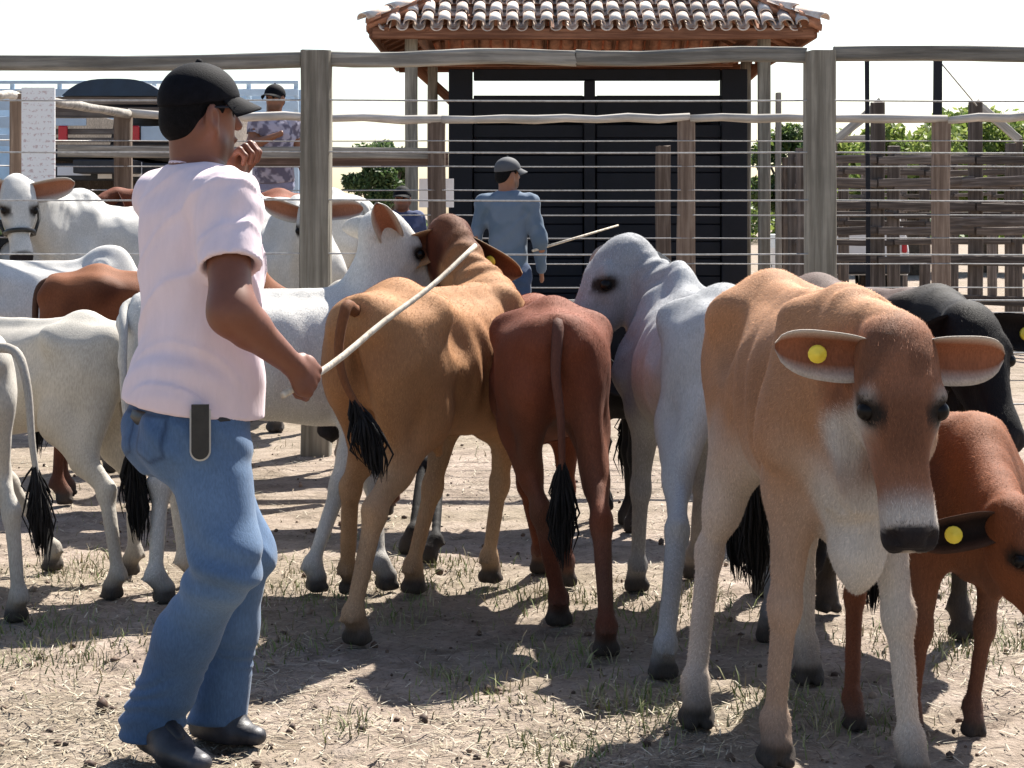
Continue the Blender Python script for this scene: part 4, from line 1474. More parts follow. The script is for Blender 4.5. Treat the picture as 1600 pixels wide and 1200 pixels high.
MAT['rubber'] = m_plain("tyre_rubber", (0.018, 0.018, 0.018), 0.9, 0.3, 20)
MAT['grey_metal'] = m_plain("grey_metal", (0.32, 0.33, 0.34), 0.45, 0.2, 6, metal=0.3)
MAT['tarp'] = m_plain("dark_blue_tarpaulin", (0.012, 0.030, 0.058), 0.5, 0.3, 3, bump=0.2)
MAT['truck_wood'] = m_wood("truck_slat_wood", (0.13, 0.105, 0.09), (0.25, 0.215, 0.185), 0, 18)
MAT['chassis'] = m_plain("black_chassis", (0.022, 0.024, 0.030), 0.6, 0.3, 6)
MAT['lightblue'] = m_plain("pale_blue_paint", (0.42, 0.52, 0.62), 0.5, 0.12, 4)
MAT['red_lens'] = m_plain("red_lens", (0.50, 0.02, 0.03), 0.25, 0.1)
MAT['white_paint'] = m_plain("white_paint", (0.78, 0.78, 0.78), 0.4, 0.06, 3)
MAT['plate'] = m_print("number_plate_print", (0.62, 0.64, 0.68), (0.10, 0.11, 0.14), 20, 4, 0.5)
MAT['glass'] = m_plain("dark_window_glass", (0.012, 0.015, 0.018), 0.08, 0.1, spec=0.6)

# livestock truck seen from the rear at the left
DT = 29.0
tx = at(178, 0, DT).x
tr = empty("livestock_truck", (tx, DT, 0)); tag(tr, "livestock truck seen from behind at the left, dark blue tarpaulin roof and number plate", "truck")
def tz(py): return at(0, py, DT).z
W2 = 1.22
# roof: rounded tarpaulin
mb = MB(); V = []; Fs = []; K = 15
for yy in (-0.05, 6.0):
    for k in range(K):
        t = -1 + 2 * k / (K - 1)
        V.append((t * (W2 * 0.64), yy, tz(150) + 0.26 * (1 - abs(t) ** 3.2)))
for k in range(K - 1): Fs.append((k, k + 1, K + k + 1, K + k))
Fs.append(tuple(range(K - 1, -1, -1))); Fs.append(tuple(range(K, 2 * K))); Fs.append((0, K, 2 * K - 1, K - 1))
link("tarpaulin_roof", mesh_np("tarpaulin_roof", V, Fs, MAT['tarp'], smooth=False), tr)
for sx in (-1, 1):
    vpart(tr, "corner_post", (sx * (W2 - 0.06), 0, (tz(152) + 1.15) / 2), (0.11, 0.11, tz(152) - 1.15), MAT['truck_wood'])
    vpart(tr, "side_wall", (sx * (W2 - 0.02), 3.0, (tz(155) + 1.15) / 2), (0.05, 5.8, tz(155) - 1.2), MAT['truck_wood'])
for k, (y0, y1) in enumerate(((151, 163), (167, 184), (201, 210), (215, 222), (226, 231))):
    vpart(tr, "slat", (0, 0.02 + 0.004 * k, (tz(y0) + tz(y1)) / 2), (2 * W2 - 0.24, 0.05, tz(y0) - tz(y1)), MAT['truck_wood'], 0.01)
vpart(tr, "front_wall", (0, 5.9, (tz(152) + 1.2) / 2 + 0.2), (2 * W2 - 0.1, 0.05, tz(152) - 1.2), MAT['truck_wood'])
vpart(tr, "bed", (0, 3.0, tz(240)), (2 * W2, 6.0, 0.14), MAT['chassis'])
vpart(tr, "chassis_rail", (0, 3.0, tz(262)), (0.9, 7.5, 0.2), MAT['chassis'])
bm_ = vpart(tr, "bumper", (0, -0.12, tz(269)), (2 * W2 - 0.1, 0.1, 0.26), MAT['chassis'])
vpart(bm_, "number_plate", (at(120, 0, DT).x - tx, -0.062, 0.02), (0.5, 0.012, 0.145), MAT['plate'], 0)
vpart(tr, "sticker", (at(168, 0, DT).x - tx, -0.19, tz(267)), (0.21, 0.012, 0.24), MAT['paper'], 0)
vpart(tr, "sticker", (at(216, 0, DT).x - tx, -0.19, tz(265)), (0.19, 0.012, 0.22), MAT['paper'], 0)
for px in (212, 100):
    vpart(tr, "tail_lamp", (at(px, 0, DT).x - tx, -0.06, tz(209)), (0.14, 0.06, 0.24), MAT['red_lens'])
vpart(tr, "reflector_panel", (at(244, 0, DT).x - tx, -0.04, tz(209)), (0.44, 0.03, 0.22), MAT['lightblue'], 0.005)
vpart(tr, "reflector_panel", (at(112, 0, DT).x - tx, -0.04, tz(191)), (0.46, 0.03, 0.11), MAT['lightblue'], 0.005)
for sx in (-0.92, 0.92):
    wheel(tr, (sx, 1.3, 0.48), 0.48, 0.42); wheel(tr, (sx, 6.8, 0.48), 0.48, 0.3)
    vpart(tr, "mudguard", (sx, 0.72, 0.62), (0.5, 0.03, 0.6), MAT['rubber'], 0)
vpart(tr, "cab", (0, 7.2, 1.6), (2.1, 1.9, 1.9), MAT['white_paint'], 0.12, 3)

# pale blue livestock truck parked across behind
DB = 38.0
bt_ = empty("pale_blue_truck", (at(220, 0, DB).x, DB, 0)); tag(bt_, "pale blue slatted truck body parked across behind the other truck", "truck")
def bz(py): return at(0, py, DB).z
bx = at(220, 0, DB).x
L0, L1 = at(-60, 0, DB).x - bx, at(466, 0, DB).x - bx
for k, (y0, y1) in enumerate(((126, 131), (139, 150), (158, 172), (182, 200), (210, 228))):
    vpart(bt_, "slat", ((L0 + L1) / 2, 0.004 * k, (bz(y0) + bz(y1)) / 2), (L1 - L0, 0.05, bz(y0) - bz(y1)), MAT['lightblue'], 0.01)
for i in range(8):
    x = L0 + 0.05 + i * (L1 - L0 - 0.1) / 7
    vpart(bt_, "upright", (x, 0.08, (bz(126) + 1.2) / 2), (0.09, 0.06, bz(126) - 1.2), MAT['lightblue'], 0.01)
vpart(bt_, "bed", ((L0 + L1) / 2, 1.2, 1.15), (L1 - L0, 2.4, 0.16), MAT['chassis'])
vpart(bt_, "far_side", ((L0 + L1) / 2, 2.35, (bz(128) + 1.2) / 2), (L1 - L0, 0.05, bz(128) - 1.2), MAT['lightblue'])
for x in (L0 + 1.0, L1 - 2.2, L1 - 1.0):
    wheel(bt_, (x, 0.3, 0.5), 0.5, 0.4, 'y'); wheel(bt_, (x, 2.1, 0.5), 0.5, 0.4, 'y')
vpart(bt_, "cab", (L0 - 1.3, 1.2, 1.7), (2.0, 2.3, 2.2), MAT['lightblue'], 0.15, 3)

# white estate car behind the pens at the right
DC = 30.0
cr_ = empty("parked_car", (at(1335, 0, DC).x, DC, 0)); tag(cr_, "white car parked behind the board pens, seen beside the right near post", "car")
def car_prof():
    return [(-0.86, 0.38), (-0.88, 0.75), (-0.84, 0.98), (-0.66, 1.48), (-0.58, 1.56), (0.58, 1.56), (0.66, 1.48), (0.84, 0.98), (0.88, 0.75), (0.86, 0.38)]
V, Fs = [], []
pr_ = car_prof(); n_ = len(pr_)
for (yy, sc, top) in ((0.0, 0.96, 1.0), (0.12, 1.0, 1.0), (2.3, 1.0, 1.02), (2.9, 1.0, 0.66), (4.1, 0.98, 0.60), (4.25, 0.9, 0.5)):
    for (x, z) in pr_:
        zz = 0.38 + (z - 0.38) * (top if z > 1.0 else 1.0) if z > 1.0 and top < 0.9 else z
        if top < 0.9 and z > 1.0: zz = 1.0 * 0.98; 
        V.append((x * sc, yy, zz))
for i in range(5):
    for k in range(n_):
        k2 = (k + 1) % n_
        Fs.append((i * n_ + k, i * n_ + k2, (i + 1) * n_ + k2, (i + 1) * n_ + k))
Fs.append(tuple(range(n_ - 1, -1, -1))); Fs.append(tuple(5 * n_ + k for k in range(n_)))
link("body", mesh_np("car_body", V, Fs, MAT['white_paint'], smooth=False), cr_)
V = [(-0.70, -0.012, 1.04), (0.70, -0.012, 1.04), (0.56, -0.012, 1.42), (-0.56, -0.012, 1.42), (-0.70, 0.03, 1.04), (0.70, 0.03, 1.04), (0.56, 0.03, 1.42), (-0.56, 0.03, 1.42)]
link("rear_window", mesh_np("rear_window", V, [(0, 1, 2, 3), (4, 7, 6, 5), (0, 4, 5, 1), (2, 6, 7, 3), (1, 5, 6, 2), (0, 3, 7, 4)], MAT['glass'], smooth=False), cr_)
vpart(cr_, "bumper", (0, -0.06, 0.52), (1.7, 0.14, 0.24), MAT['chassis'], 0.04)
for sx in (-1, 1):
    vpart(cr_, "tail_lamp", (sx * 0.78, -0.01, 0.80), (0.08, 0.05, 0.14), MAT['red_lens'])
    for yy in (0.8, 3.4): wheel(cr_, (sx * 0.76, yy, 0.31), 0.31, 0.2)


# ------------------------------------------------------------------ trees behind
def m_leaf(name, c1, c2):
    q = N(name)
    a_ = q.n("ShaderNodeAttribute", attribute_name="Col")
    q.base(a_.outputs['Color']); q.rough(0.55); q.spec(0.3)
    tr_ = q.n("ShaderNodeBsdfTranslucent"); q.l(a_.outputs['Color'], tr_.inputs[0])
    ms = q.n("ShaderNodeMixShader"); ms.inputs[0].default_value = 0.4
    out = q.t.nodes["Material Output"]
    q.l(q.b.outputs[0], ms.inputs[1]); q.l(tr_.outputs[0], ms.inputs[2]); q.l(ms.outputs[0], out.inputs[0])
    return q.m
MAT['leaf'] = m_leaf("leaf", 0, 0)
MAT['bark'] = m_plain("bark", (0.10, 0.075, 0.055), 0.9, 0.4, 14, bump=0.6)


def tree(name, label, base, H, R, n, cols, seed, zc=0.6, leaf=0.12, cat="tree", group="trees beyond the pens"):
    r = np.random.default_rng(seed)
    rt_ = empty(name, base); tag(rt_, label, cat, group)
    mb = MB()
    mb.tube([(0, 0, -0.1), (0.05, 0, H * 0.3), (0.0, 0.05, H * 0.6)], [R * 0.09 + 0.05, R * 0.07 + 0.03, 0.03], 8)
    nl = 14
    cl = []
    for k in range(nl):
        th_ = r.uniform(0, 6.28); el = r.uniform(-0.5, 1.0)
        c = np.array([math.cos(th_) * R * 0.62 * math.cos(el), math.sin(th_) * R * 0.62 * math.cos(el), H * zc + math.sin(el) * H * 0.30])
        mb.tube([(0, 0, H * 0.25 + 0.1 * k * 0.1), tuple(c * np.array([0.5, 0.5, 0.8])), tuple(c)], [0.05, 0.03, 0.012], 5)
        cl.append((c, R * r.uniform(0.28, 0.5)))
    mb.build("trunk", MAT['bark'], rt_, True)
    ci = r.integers(0, nl, n)
    d = r.normal(size=(n, 3)); d /= np.linalg.norm(d, axis=1)[:, None]
    rad = r.random(n) ** 0.45
    P = np.array([cl[i][0] for i in ci]) + d * (rad * np.array([cl[i][1] for i in ci]))[:, None] * np.array([1, 1, 0.8])
    P[:, 2] = np.maximum(P[:, 2], 0.05)
    a_ = r.normal(size=(n, 3)); a_ /= np.linalg.norm(a_, axis=1)[:, None]
    b_ = np.cross(a_, r.normal(size=(n, 3))); b_ /= np.linalg.norm(b_, axis=1)[:, None]
    s = leaf * r.uniform(0.6, 1.3, n)[:, None]
    V = np.stack([P - a_ * s, P + b_ * s * 0.4, P + a_ * s, P - b_ * s * 0.4], 1).reshape(-1, 3)
    Q = np.arange(n * 4).reshape(n, 4)
    cc = np.array(cols)[r.integers(0, len(cols), n)] * r.uniform(0.75, 1.25, n)[:, None]
    link("crown", mesh_np("crown", V, Q, MAT['leaf'], np.repeat(cc, 4, 0), False), rt_)
    return rt_
LG = [(0.16, 0.22, 0.045), (0.20, 0.26, 0.06), (0.11, 0.17, 0.04), (0.26, 0.30, 0.09)]
DG = [(0.045, 0.085, 0.03), (0.07, 0.11, 0.04), (0.10, 0.14, 0.05)]
def tree_px(name, label, px, ptop, D, R, n, cols, seed, **kw):
    p_ = at(px, ptop, D)
    return tree(name, label, (p_.x, D, 0), p_.z / 0.98, R, n, cols, seed, **kw)
tree_px("tree", "bright green tree between the two steel poles at the right", 1425, 180, 42, 1.7, 9000, LG, 1, leaf=0.11)
tree_px("tree", "green tree behind the pale brace at the right edge", 1545, 172, 44, 1.9, 9000, LG, 2, leaf=0.11)
tree_px("tree", "dark leafy shrub tree left of the right near post", 1235, 158, 32, 0.75, 6000, DG + LG[:1], 3, leaf=0.07)
tree_px("tree", "pale green tree just right of the right near post", 1330, 205, 46, 1.5, 7000, LG, 4, leaf=0.11)
tree_px("tree", "green tree beyond the right edge of the pens", 1660, 180, 43, 2.0, 6000, LG, 5, leaf=0.12)
tree_px("shrub", "dark shrub on the skyline left of the pavilion", 580, 212, 60, 1.0, 4000, DG, 6, leaf=0.1, cat="shrub", group="shrubs on the skyline")
tree_px("shrub", "small dark shrub on the skyline against the pavilion's left post", 613, 208, 62, 0.8, 4000, DG, 7, leaf=0.1, cat="shrub", group="shrubs on the skyline")
# distant wooded rise closing the horizon
r = np.random.default_rng(77)
n = 26000
x = r.uniform(-40, 60, n); y = r.uniform(85, 105, n)
top = 2.0 + 0.8 * np.sin(x * 0.21) + 0.6 * np.sin(x * 0.53 + 1) + 1.0 * smooth01(x, 10, 30)
z = top * r.random(n) ** 0.6
P = np.stack([x, y, z], -1)
a_ = r.normal(size=(n, 3)); a_ /= np.linalg.norm(a_, axis=1)[:, None]
b_ = np.cross(a_, r.normal(size=(n, 3))); b_ /= np.linalg.norm(b_, axis=1)[:, None]
s = 0.35 * r.uniform(0.6, 1.3, n)[:, None]
V = np.stack([P - a_ * s, P + b_ * s * 0.5, P + a_ * s, P - b_ * s * 0.5], 1).reshape(-1, 3)
cc = np.array(DG + LG[:2])[r.integers(0, 5, n)]
tag(link("far_woodland", mesh_np("far_woodland", V, np.arange(n * 4).reshape(n, 4), MAT['leaf'], np.repeat(cc, 4, 0), False)), "low line of far-off woodland on the horizon", "woodland", kind="stuff")

# ------------------------------------------------------------------ the herd
G1 = "cattle inside the near corral"
# big tan calf at the front right, head to the camera
cow("calf", "tan calf with cream legs facing the camera, yellow tag in one ear", (0.745, 4.90), -85, 1.17, 'tan',
    at(1398, 515, 4.26), (0.0, -0.36, -0.93), dict(fr=(1212, 1195), fl=(1425, 1228), hr=(1088, 1135), hl=(1262, 1068)),
    headL=0.50, vox=0.0095, group=G1, thin=1.0, hump=0.0, width=0.80, ear_w=0.58, hair=110000,
    ears=dict(r=(-1.0, 0.05, 0.02), l=(1.0, 0.05, -0.10), nr=(-0.1, -1, -0.25), nl=(0.1, -1, -0.25)), eartag='r', ear_len=0.20, brisket=0.075, dewlap=1.1, category="calf")
# small red calf at the right edge, head low
cow("calf", "small red-brown calf at the right edge, head lowered, dark ear with yellow tag", (1.125, 5.17), -79, 0.83, 'calfred',
    at(1580, 790, 4.55), (0.25, -0.50, -0.82), dict(hr=(1335, 1140), fl=(1520, 1150), fr=(1425, 1155)),
    headL=0.38, vox=0.0105, group=G1, thin=0.2, hump=0.0, ear_w=0.45, hair=70000,
    ears=dict(r=(-0.95, 0.0, -0.22), l=(1, 0.1, -0.2), nr=(0, -1, 0.1)), eartag='r', ear_len=0.19, dewlap=0.7, category="calf")
# dark cow behind them
cow("cow", "dark brown and black cow behind the tan calf, black ear with yellow tag", (1.17, 6.30), -68, 1.12, 'darkbrown',
    at(1512, 488, 5.65), (0.12, -0.55, -0.82), dict(fr=(1290, 955)), headL=0.46, vox=0.012, group=G1, thin=0.6, hump=0.0, hair=40000,
    ears=dict(l=(1, 0, -0.12), nl=(0, -1, 0.1)), eartag='l', ear_len=0.22)
# pale grey cow, seen from behind, head turned left
cow("cow", "pale grey humped cow seen from behind with its head turned left", (0.63, 6.42), 97, 1.10, 'grey',
    at(978, 382, 6.95), (-0.50, -0.22, -0.84), dict(fl=(995, 925), fr=(1085, 905), hl=(1036, 1062)), headL=0.48, vox=0.0105, group=G1,
    thin=0.9, hump=0.04, ears=dict(r=(0.93, 0.2, -0.30), l=(-0.7, 0.6, -0.1), nr=(-0.2, -0.9, 0.4)), eartag='r', ear_len=0.24, width=1.0, hair=70000)
# red calf, straight from behind
cow("calf", "dark red calf standing with its rump to the camera, black tail hanging straight down", (0.105, 6.52), 94, 1.055, 'red',
    (0.02, 7.22, 0.93), (-0.25, 0.6, -0.75), dict(hl=(873, 978), hr=(947, 1026), fl=(845, 897)), headL=0.43, vox=0.0105, group=G1, thin=0.5,
    tail=[(0.135, 5.925, 0.84), (0.150, 5.91, 0.70), (0.155, 5.92, 0.52)], category="calf", hump=0.0, width=0.98, hair=70000)
# orange tan calf, three quarters from behind
cow("calf", "orange-tan young bull seen from behind, black tail tuft on its thigh, stick held over it", (-0.235, 6.47), 64, 1.115, 'orange',
    at(703, 352, 7.10), (0.10, 0.55, -0.83), dict(hr=(556, 1008), hl=(548, 930), fr=(765, 912), fl=(645, 928)), headL=0.47, vox=0.0105, group=G1,
    thin=0.9, hump=0.0, sheath=1, width=0.87, hair=80000, sw_len=0.72, ears=dict(r=(0.80, -0.35, -0.58), l=(-0.85, -0.2, -0.4), nr=(-0.55, -0.8, -0.2), nl=(0.3, -0.9, -0.1)), eartag='r', ear_len=0.25,
    tail=[at(541, 480, 5.86), at(529, 545, 5.83), at(540, 600, 5.82), at(566, 645, 5.80)], category="calf")
# white cow behind the man
cow("cow", "white humped cow standing side-on behind the man in the pink shirt", (-0.83, 6.95), 22, 1.09, 'white',
    at(598, 342, 7.05), (0.45, 0.35, -0.82), dict(hr=(252, 943), hl=(300, 915), fr=(490, 925), fl=(600, 922)), headL=0.45, vox=0.012, group=G1, hair=50000,
    thin=0.6, hump=0.05, ears=dict(r=(-0.12, -0.75, 0.35), l=(-0.5, 0.8, 0.1), nr=(0.35, -0.6, -0.75)), ear_len=0.19,
    tail=[at(193, 520, 6.62), at(194, 620, 6.58), at(208, 715, 6.57)])
# cream cow at the left
cow("cow", "cream cow at the left with its bony hip towards the man", (-1.82, 7.17), 152, 0.97, 'cream',
    (-2.35, 7.62, 0.92), (-0.6, 0.3, -0.72), dict(hl=(178, 937), fl=(85, 892)), headL=0.42, vox=0.012, group=G1, thin=1.0, hump=0.02,
    tail=[(-1.42, 6.98, 0.7), (-1.40, 7.0, 0.5)], switch=False)
# white cow cut by the left edge
cow("cow", "white cow cut off by the left edge with its grey tail hanging in front", (-2.0, 6.50), 128, 0.98, 'cream',
    (-2.55, 7.0, 0.95), (-0.6, 0.4, -0.7), dict(hr=(26, 972), hl=(-40, 960)), headL=0.42, vox=0.014, group=G1, thin=0.9,
    tail=[at(22, 548, 6.02), at(42, 600, 5.98), at(50, 690, 5.96), at(58, 745, 5.95)])
# brown cow behind them
cow("cow", "red-brown cow whose back shows behind the cream cow", (-1.62, 9.0), 8, 1.09, 'calfred',
    at(500, 490, 9.2), (0.6, 0.1, -0.8), None, headL=0.44, vox=0.016, group=G1, hump=0.02)
cow("cow", "white cow in the gap between the brown cow's back and the far fence", (-2.45, 9.95), 12, 1.12, 'white',
    at(210, 470, 10.1), (0.6, 0.2, -0.75), None, headL=0.44, vox=0.018, group=G1, hump=0.03)
# black cows half hidden
cow("cow", "black cow almost hidden between the red calf and the grey cow", (0.80, 8.15), 184, 0.97, 'black',
    (0.33, 8.0, 0.78), (-0.5, -0.3, -0.8), None, headL=0.42, vox=0.016, group=G1)
cow("cow", "black cow hidden behind the orange-tan bull, only its legs showing", (-0.02, 8.35), 178, 0.95, 'black',
    (-0.62, 8.35, 0.72), (-0.5, 0, -0.86), dict(fl=(640, 865), fr=(676, 880)), headL=0.42, vox=0.016, group=G1)
cow("calf", "brown calf behind the white cow, its legs showing beside the man's knee", (-0.98, 8.45), 172, 0.98, 'red',
    (-1.55, 8.5, 0.8), (-0.6, 0, -0.8), None, headL=0.42, vox=0.016, group=G1, category="calf")
cow("calf", "white calf in the gap between the man's legs and the orange-tan bull", (-1.15, 9.9), 15, 0.95, 'cream',
    (-0.62, 10.0, 0.75), (0.6, 0, -0.8), None, headL=0.42, vox=0.018, group=G1, category="calf")
# beyond the near fence
G2 = "cattle beyond the cable fence"
cow("cow", "large white cow with a dark halter at the left edge, facing the camera", (-2.30, 12.15), 208, 1.42, 'white',
    at(27, 283, 11.35), (0.16, -0.42, -0.88), None, headL=0.54, vox=0.016, group=G2, hump=0.03, halter=True,
    ears=dict(l=(0.9, 0.1, 0.12), r=(-0.9, 0.1, 0.1), nl=(0.1, -0.9, -0.3)), ear_len=0.27)
cow("cow", "white cow behind the fence post with one orange ear showing left of it", (-1.42, 12.2), -75, 1.38, 'white',
    at(488, 318, 11.35), (0.05, -0.45, -0.88), None, headL=0.5, vox=0.016, group=G2,
    ears=dict(r=(-0.9, 0.0, 0.2), l=(0.85, 0, 0.1), nr=(-0.1, -0.9, -0.3)), ear_len=0.24)
cow("cow", "white cow whose rump rises right of the near fence post", (-1.62, 13.8), 140, 1.50, 'white',
    (-2.5, 14.4, 1.35), (-0.8, 0.3, -0.5), None, headL=0.5, vox=0.018, group=G2)
cow("cow", "dark red cow standing behind the man's shoulder beyond the fence", (-2.3, 15.2), 185, 1.52, 'red',
    (-3.1, 15.1, 1.5), (-0.7, -0.4, -0.6), None, headL=0.5, vox=0.018, group=G2, hump=0.08)

# ------------------------------------------------------------------ people
def person(name, label, O, yaw, J, shirt_fn, pants_fn, skin=(0.26, 0.115, 0.065), vox=0.008, head_yaw=None, head_pitch=0.0, cap=None,
           sleeve=0.55, hem=0.80, belly=0.0, detail=True, grip=None, build=1.0, hands=True, cap_cut=0.028, head_scale=1.0):
    """J: joints in metres relative to O (world axes). yaw = heading in degrees."""
    yr = math.radians(yaw)
    fw = np.array([math.cos(yr), math.sin(yr), 0]); lf = np.array([-fw[1], fw[0], 0]); up = np.array([0, 0, 1.0])
    J = {k: np.array(x, float) for k, x in J.items()}
    root = empty(name, O, 0)
    tag(root, label, "person")
    hy = math.radians(yaw if head_yaw is None else head_yaw)
    hx = np.array([math.cos(hy) * math.cos(head_pitch), math.sin(hy) * math.cos(head_pitch), math.sin(head_pitch)])
    hl = np.array([-math.sin(hy), math.cos(hy), 0]); hz = np.cross(hx, hl)
    HR = np.stack([hx, hl, hz])
    c = J['head']
    HS = head_scale
    def h(a, b, d): return c + (hx * a + hl * b + hz * d) * HS
    allp = np.array(list(J.values()))
    lo, hi = allp.min(0) - 0.22, allp.max(0) + 0.22
    lo[2] = -0.02
    # ---- body: one continuous surface
    f = Field(lo, hi, vox)
    def add_head(f):
        f.ell(h(-0.008, 0, 0.03), (0.098, 0.077, 0.092), HR * 1.0 / HS, 0.02)
        f.ell(h(0.028, 0, -0.035), (0.068, 0.060, 0.085), HR * 1.0 / HS, 0.03)
        f.ell(h(0.062, 0, -0.095), (0.030, 0.034, 0.024), HR * 1.0 / HS, 0.03)
        f.cone(h(0.088, 0, 0.012), h(0.112, 0, -0.028), 0.009, 0.013, 0.012)
        for s in (-1, 1):
            f.ell(h(0.078, s * 0.032, 0.008), (0.012, 0.020, 0.012), HR * 1.0 / HS, 0.012, 'sub')
            f.cone(h(0.09, s * 0.012, 0.026), h(0.080, s * 0.045, 0.026), 0.009, 0.007, 0.012)
            eR = np.stack([nrm(HR[0] * 0.95 + HR[1] * s * -0.30), nrm(HR[1] + HR[0] * s * 0.3), HR[2]]) / HS
            f.ell(h(-0.012, s * 0.087, -0.012), (0.024, 0.009, 0.036), eR, 0.003)
            f.ell(h(-0.008, s * 0.085, -0.040), (0.012, 0.009, 0.014), eR, 0.006)
            f.ell(h(-0.007, s * 0.099, -0.012), (0.013, 0.010, 0.022), eR, 0.003, 'sub')
            f.cone(h(0.02, s * 0.05, -0.08), h(-0.02, s * 0.05, -0.05), 0.02, 0.025, 0.03)
        f.cone(h(0.092, -0.02, -0.066), h(0.092, 0.02, -0.066), 0.008, 0.008, 0.008)
        f.cone(h(0.097, -0.025, -0.058), h(0.097, 0.025, -0.058), 0.003, 0.003, 0.004, None, 1, 'sub')
    if not detail: add_head(f)
    nb = J['neck']
    f.cone(h(-0.022, 0, -0.03), nb, 0.060, 0.068, 0.03)
    tor = nb - J['pelvis']; tl = np.linalg.norm(tor); tu = tor / tl
    tv = nrm(fw - (fw @ tu) * tu); tw = np.cross(tu, tv)
    bb = build
    TT = Table([(-0.10, 0.08, -0.10, 0.125 * bb), (0.02, 0.085, -0.095, 0.135 * bb), (0.18 * tl / 0.6, 0.100 + belly, -0.090, 0.140 * bb),
                (0.34 * tl / 0.6, 0.12 + belly * 0.5, -0.105, 0.165 * bb), (0.47 * tl / 0.6, 0.11, -0.115, 0.175 * bb), (0.55 * tl / 0.6, 0.06, -0.09, 0.125), (0.60 * tl / 0.6, 0.03, -0.06, 0.07)])
    f.loft(J['pelvis'], tu, tv, tw, TT, 0.03, 2.4)
    for s in ('l', 'r'):
        f.cone(nb - tu * 0.045, J['sh' + s], 0.052, 0.056, 0.04)
        f.cone(J['sh' + s], J['el' + s], 0.058, 0.047, 0.03)
        f.ell(J['sh' + s], (0.058 * bb,) * 3, None, 0.03)
        e, wv = J['el' + s], J['wr' + s]
        f.cone(e, e + (wv - e) * 0.3, 0.047, 0.047, 0.05)
        f.cone(e + (wv - e) * 0.3, wv, 0.046, 0.028, 0.02)
        f.cone(J['hip' + s], J['kn' + s], 0.085, 0.055, 0.05)
        f.cone(J['kn' + s], J['an' + s], 0.053, 0.038, 0.03)
        f.cone(J['an' + s], J['an' + s] * 0.4 + J['toe' + s] * 0.6, 0.030, 0.014, 0.02)
        if not detail and hands:
            a = nrm(wv - e)
            f.cone(wv, wv + a * 0.09, 0.028, 0.030, 0.01, tw, 0.6)
    V, Q = f.mesh()
    V = relax(V, Q, 1)
    Vs, Qs = [V], [Q]
    if detail:
        Qs[0] = Q[((V[Q].mean(1) - c) @ hz) < -0.105 * HS]
        g = Field(c - 0.17, c + 0.17, 0.0042)
        add_head(g)
        g.cone(h(-0.022, 0, -0.03), nb, 0.0605, 0.0685, 0.03)
        V2, Q2 = g.mesh()
        V2 = relax(V2, Q2, 1)
        Vs.append(V2); Qs.append(Q2[((V2[Q2].mean(1) - c) @ hz) > -0.150])
    if detail and hands:
        for s in ('l', 'r'):
            e, wv = J['el' + s], J['wr' + s]
            a = nrm(wv - e)
            sd = nrm(grip[s]) if grip and s in grip else nrm(np.array([0, 0, 1.0]) + 0.2 * fw)
            sd = nrm(sd - 0.35 * (sd @ a) * a)
            n = nrm(np.cross(a, sd))
            if n[2] < 0: n = -n
            sd2 = nrm(np.cross(n, a))
            if sd2 @ sd < 0: sd2 = -sd2
            g = Field(wv - 0.15, wv + 0.15, 0.0036)
            g.cone(wv - a * 0.07, wv + a * 0.01, 0.0315, 0.027, 0.01)
            g.cone(wv, wv + a * 0.05, 0.026, 0.036, 0.02, n, 0.55)
            g.cone(wv + a * 0.05 - sd2 * 0.024, wv + a * 0.05 + sd2 * 0.026, 0.030, 0.028, 0.02, n, 0.55)
            for q, (o, ln) in enumerate(((0.034, 0.92), (0.012, 1.0), (-0.011, 0.95), (-0.033, 0.8))):
                k0 = wv + a * (0.082 - 0.004 * abs(q - 1)) + sd2 * o + n * 0.004
                k1 = k0 + (a * 0.024 - n * 0.030) * ln
                k2 = k1 + (-n * 0.020 - a * 0.018) * ln
                k3 = k2 + (-a * 0.024 + n * 0.004) * ln
                g.cone(wv + a * 0.05 + sd2 * o * 0.8, k0, 0.012, 0.0105, 0.01)
                g.cone(k0, k1, 0.0105, 0.0092, 0.003)
                g.cone(k1, k2, 0.0092, 0.0085, 0.003)
                g.cone(k2, k3, 0.0085, 0.0072, 0.003)
            t0 = wv + a * 0.022 + sd2 * 0.030
            t1 = t0 + a * 0.030 + sd2 * 0.016 - n * 0.018
            t2 = t1 + a * 0.020 - sd2 * 0.006 - n * 0.020
            g.cone(wv + a * 0.01 + sd2 * 0.012, t0, 0.016, 0.014, 0.01)
            g.cone(t0, t1, 0.0135, 0.0105, 0.004)
            g.cone(t1, t2, 0.0105, 0.0082, 0.003)
            V2, Q2 = g.mesh()
            keep = ((V2[Q2].mean(1) - wv) @ a) > -0.055
            Vs.append(V2); Qs.append(Q2[keep])
            if grip and s in grip:
                J['grip_' + s] = wv + a * 0.068 - n * 0.022
    off = 0; QQ = []
    for v_, q_ in zip(Vs, Qs):
        QQ.append(q_ + off); off += len(v_)
    V = np.concatenate(Vs); Q = np.concatenate(QQ)
    d = (V - c) @ HR.T
    beard = smooth01(-d[:, 2], 0.045, 0.075) * smooth01(d[:, 0], 0.0, 0.03) * (np.linalg.norm(d, axis=1) < 0.15)
    C = spread(skin, len(V))
    C = mixc(C, spread((0.02, 0.02, 0.024), len(V)), 1 - smooth01(V[:, 2], 0.20, 0.22))     # socks
    C = mixc(C, spread(tuple(x * 0.35 for x in skin), len(V)), beard * 0.75)
    link("body", mesh_np("person_body", V, Q, MAT['skin'], C), root)
    for s in (-1, 1):
        b = bmesh.new(); bmesh.ops.create_uvsphere(b, u_segments=10, v_segments=8, radius=0.012)
        me = bpy.data.meshes.new("eye"); b.to_mesh(me); b.free(); me.materials.append(MAT['eye'])
        link("eye", me, root, Vector(h(0.072, s * 0.032, 0.006)))
    # ---- hair
    g = Field(c - 0.16, c + 0.16, min(vox, 0.0065))
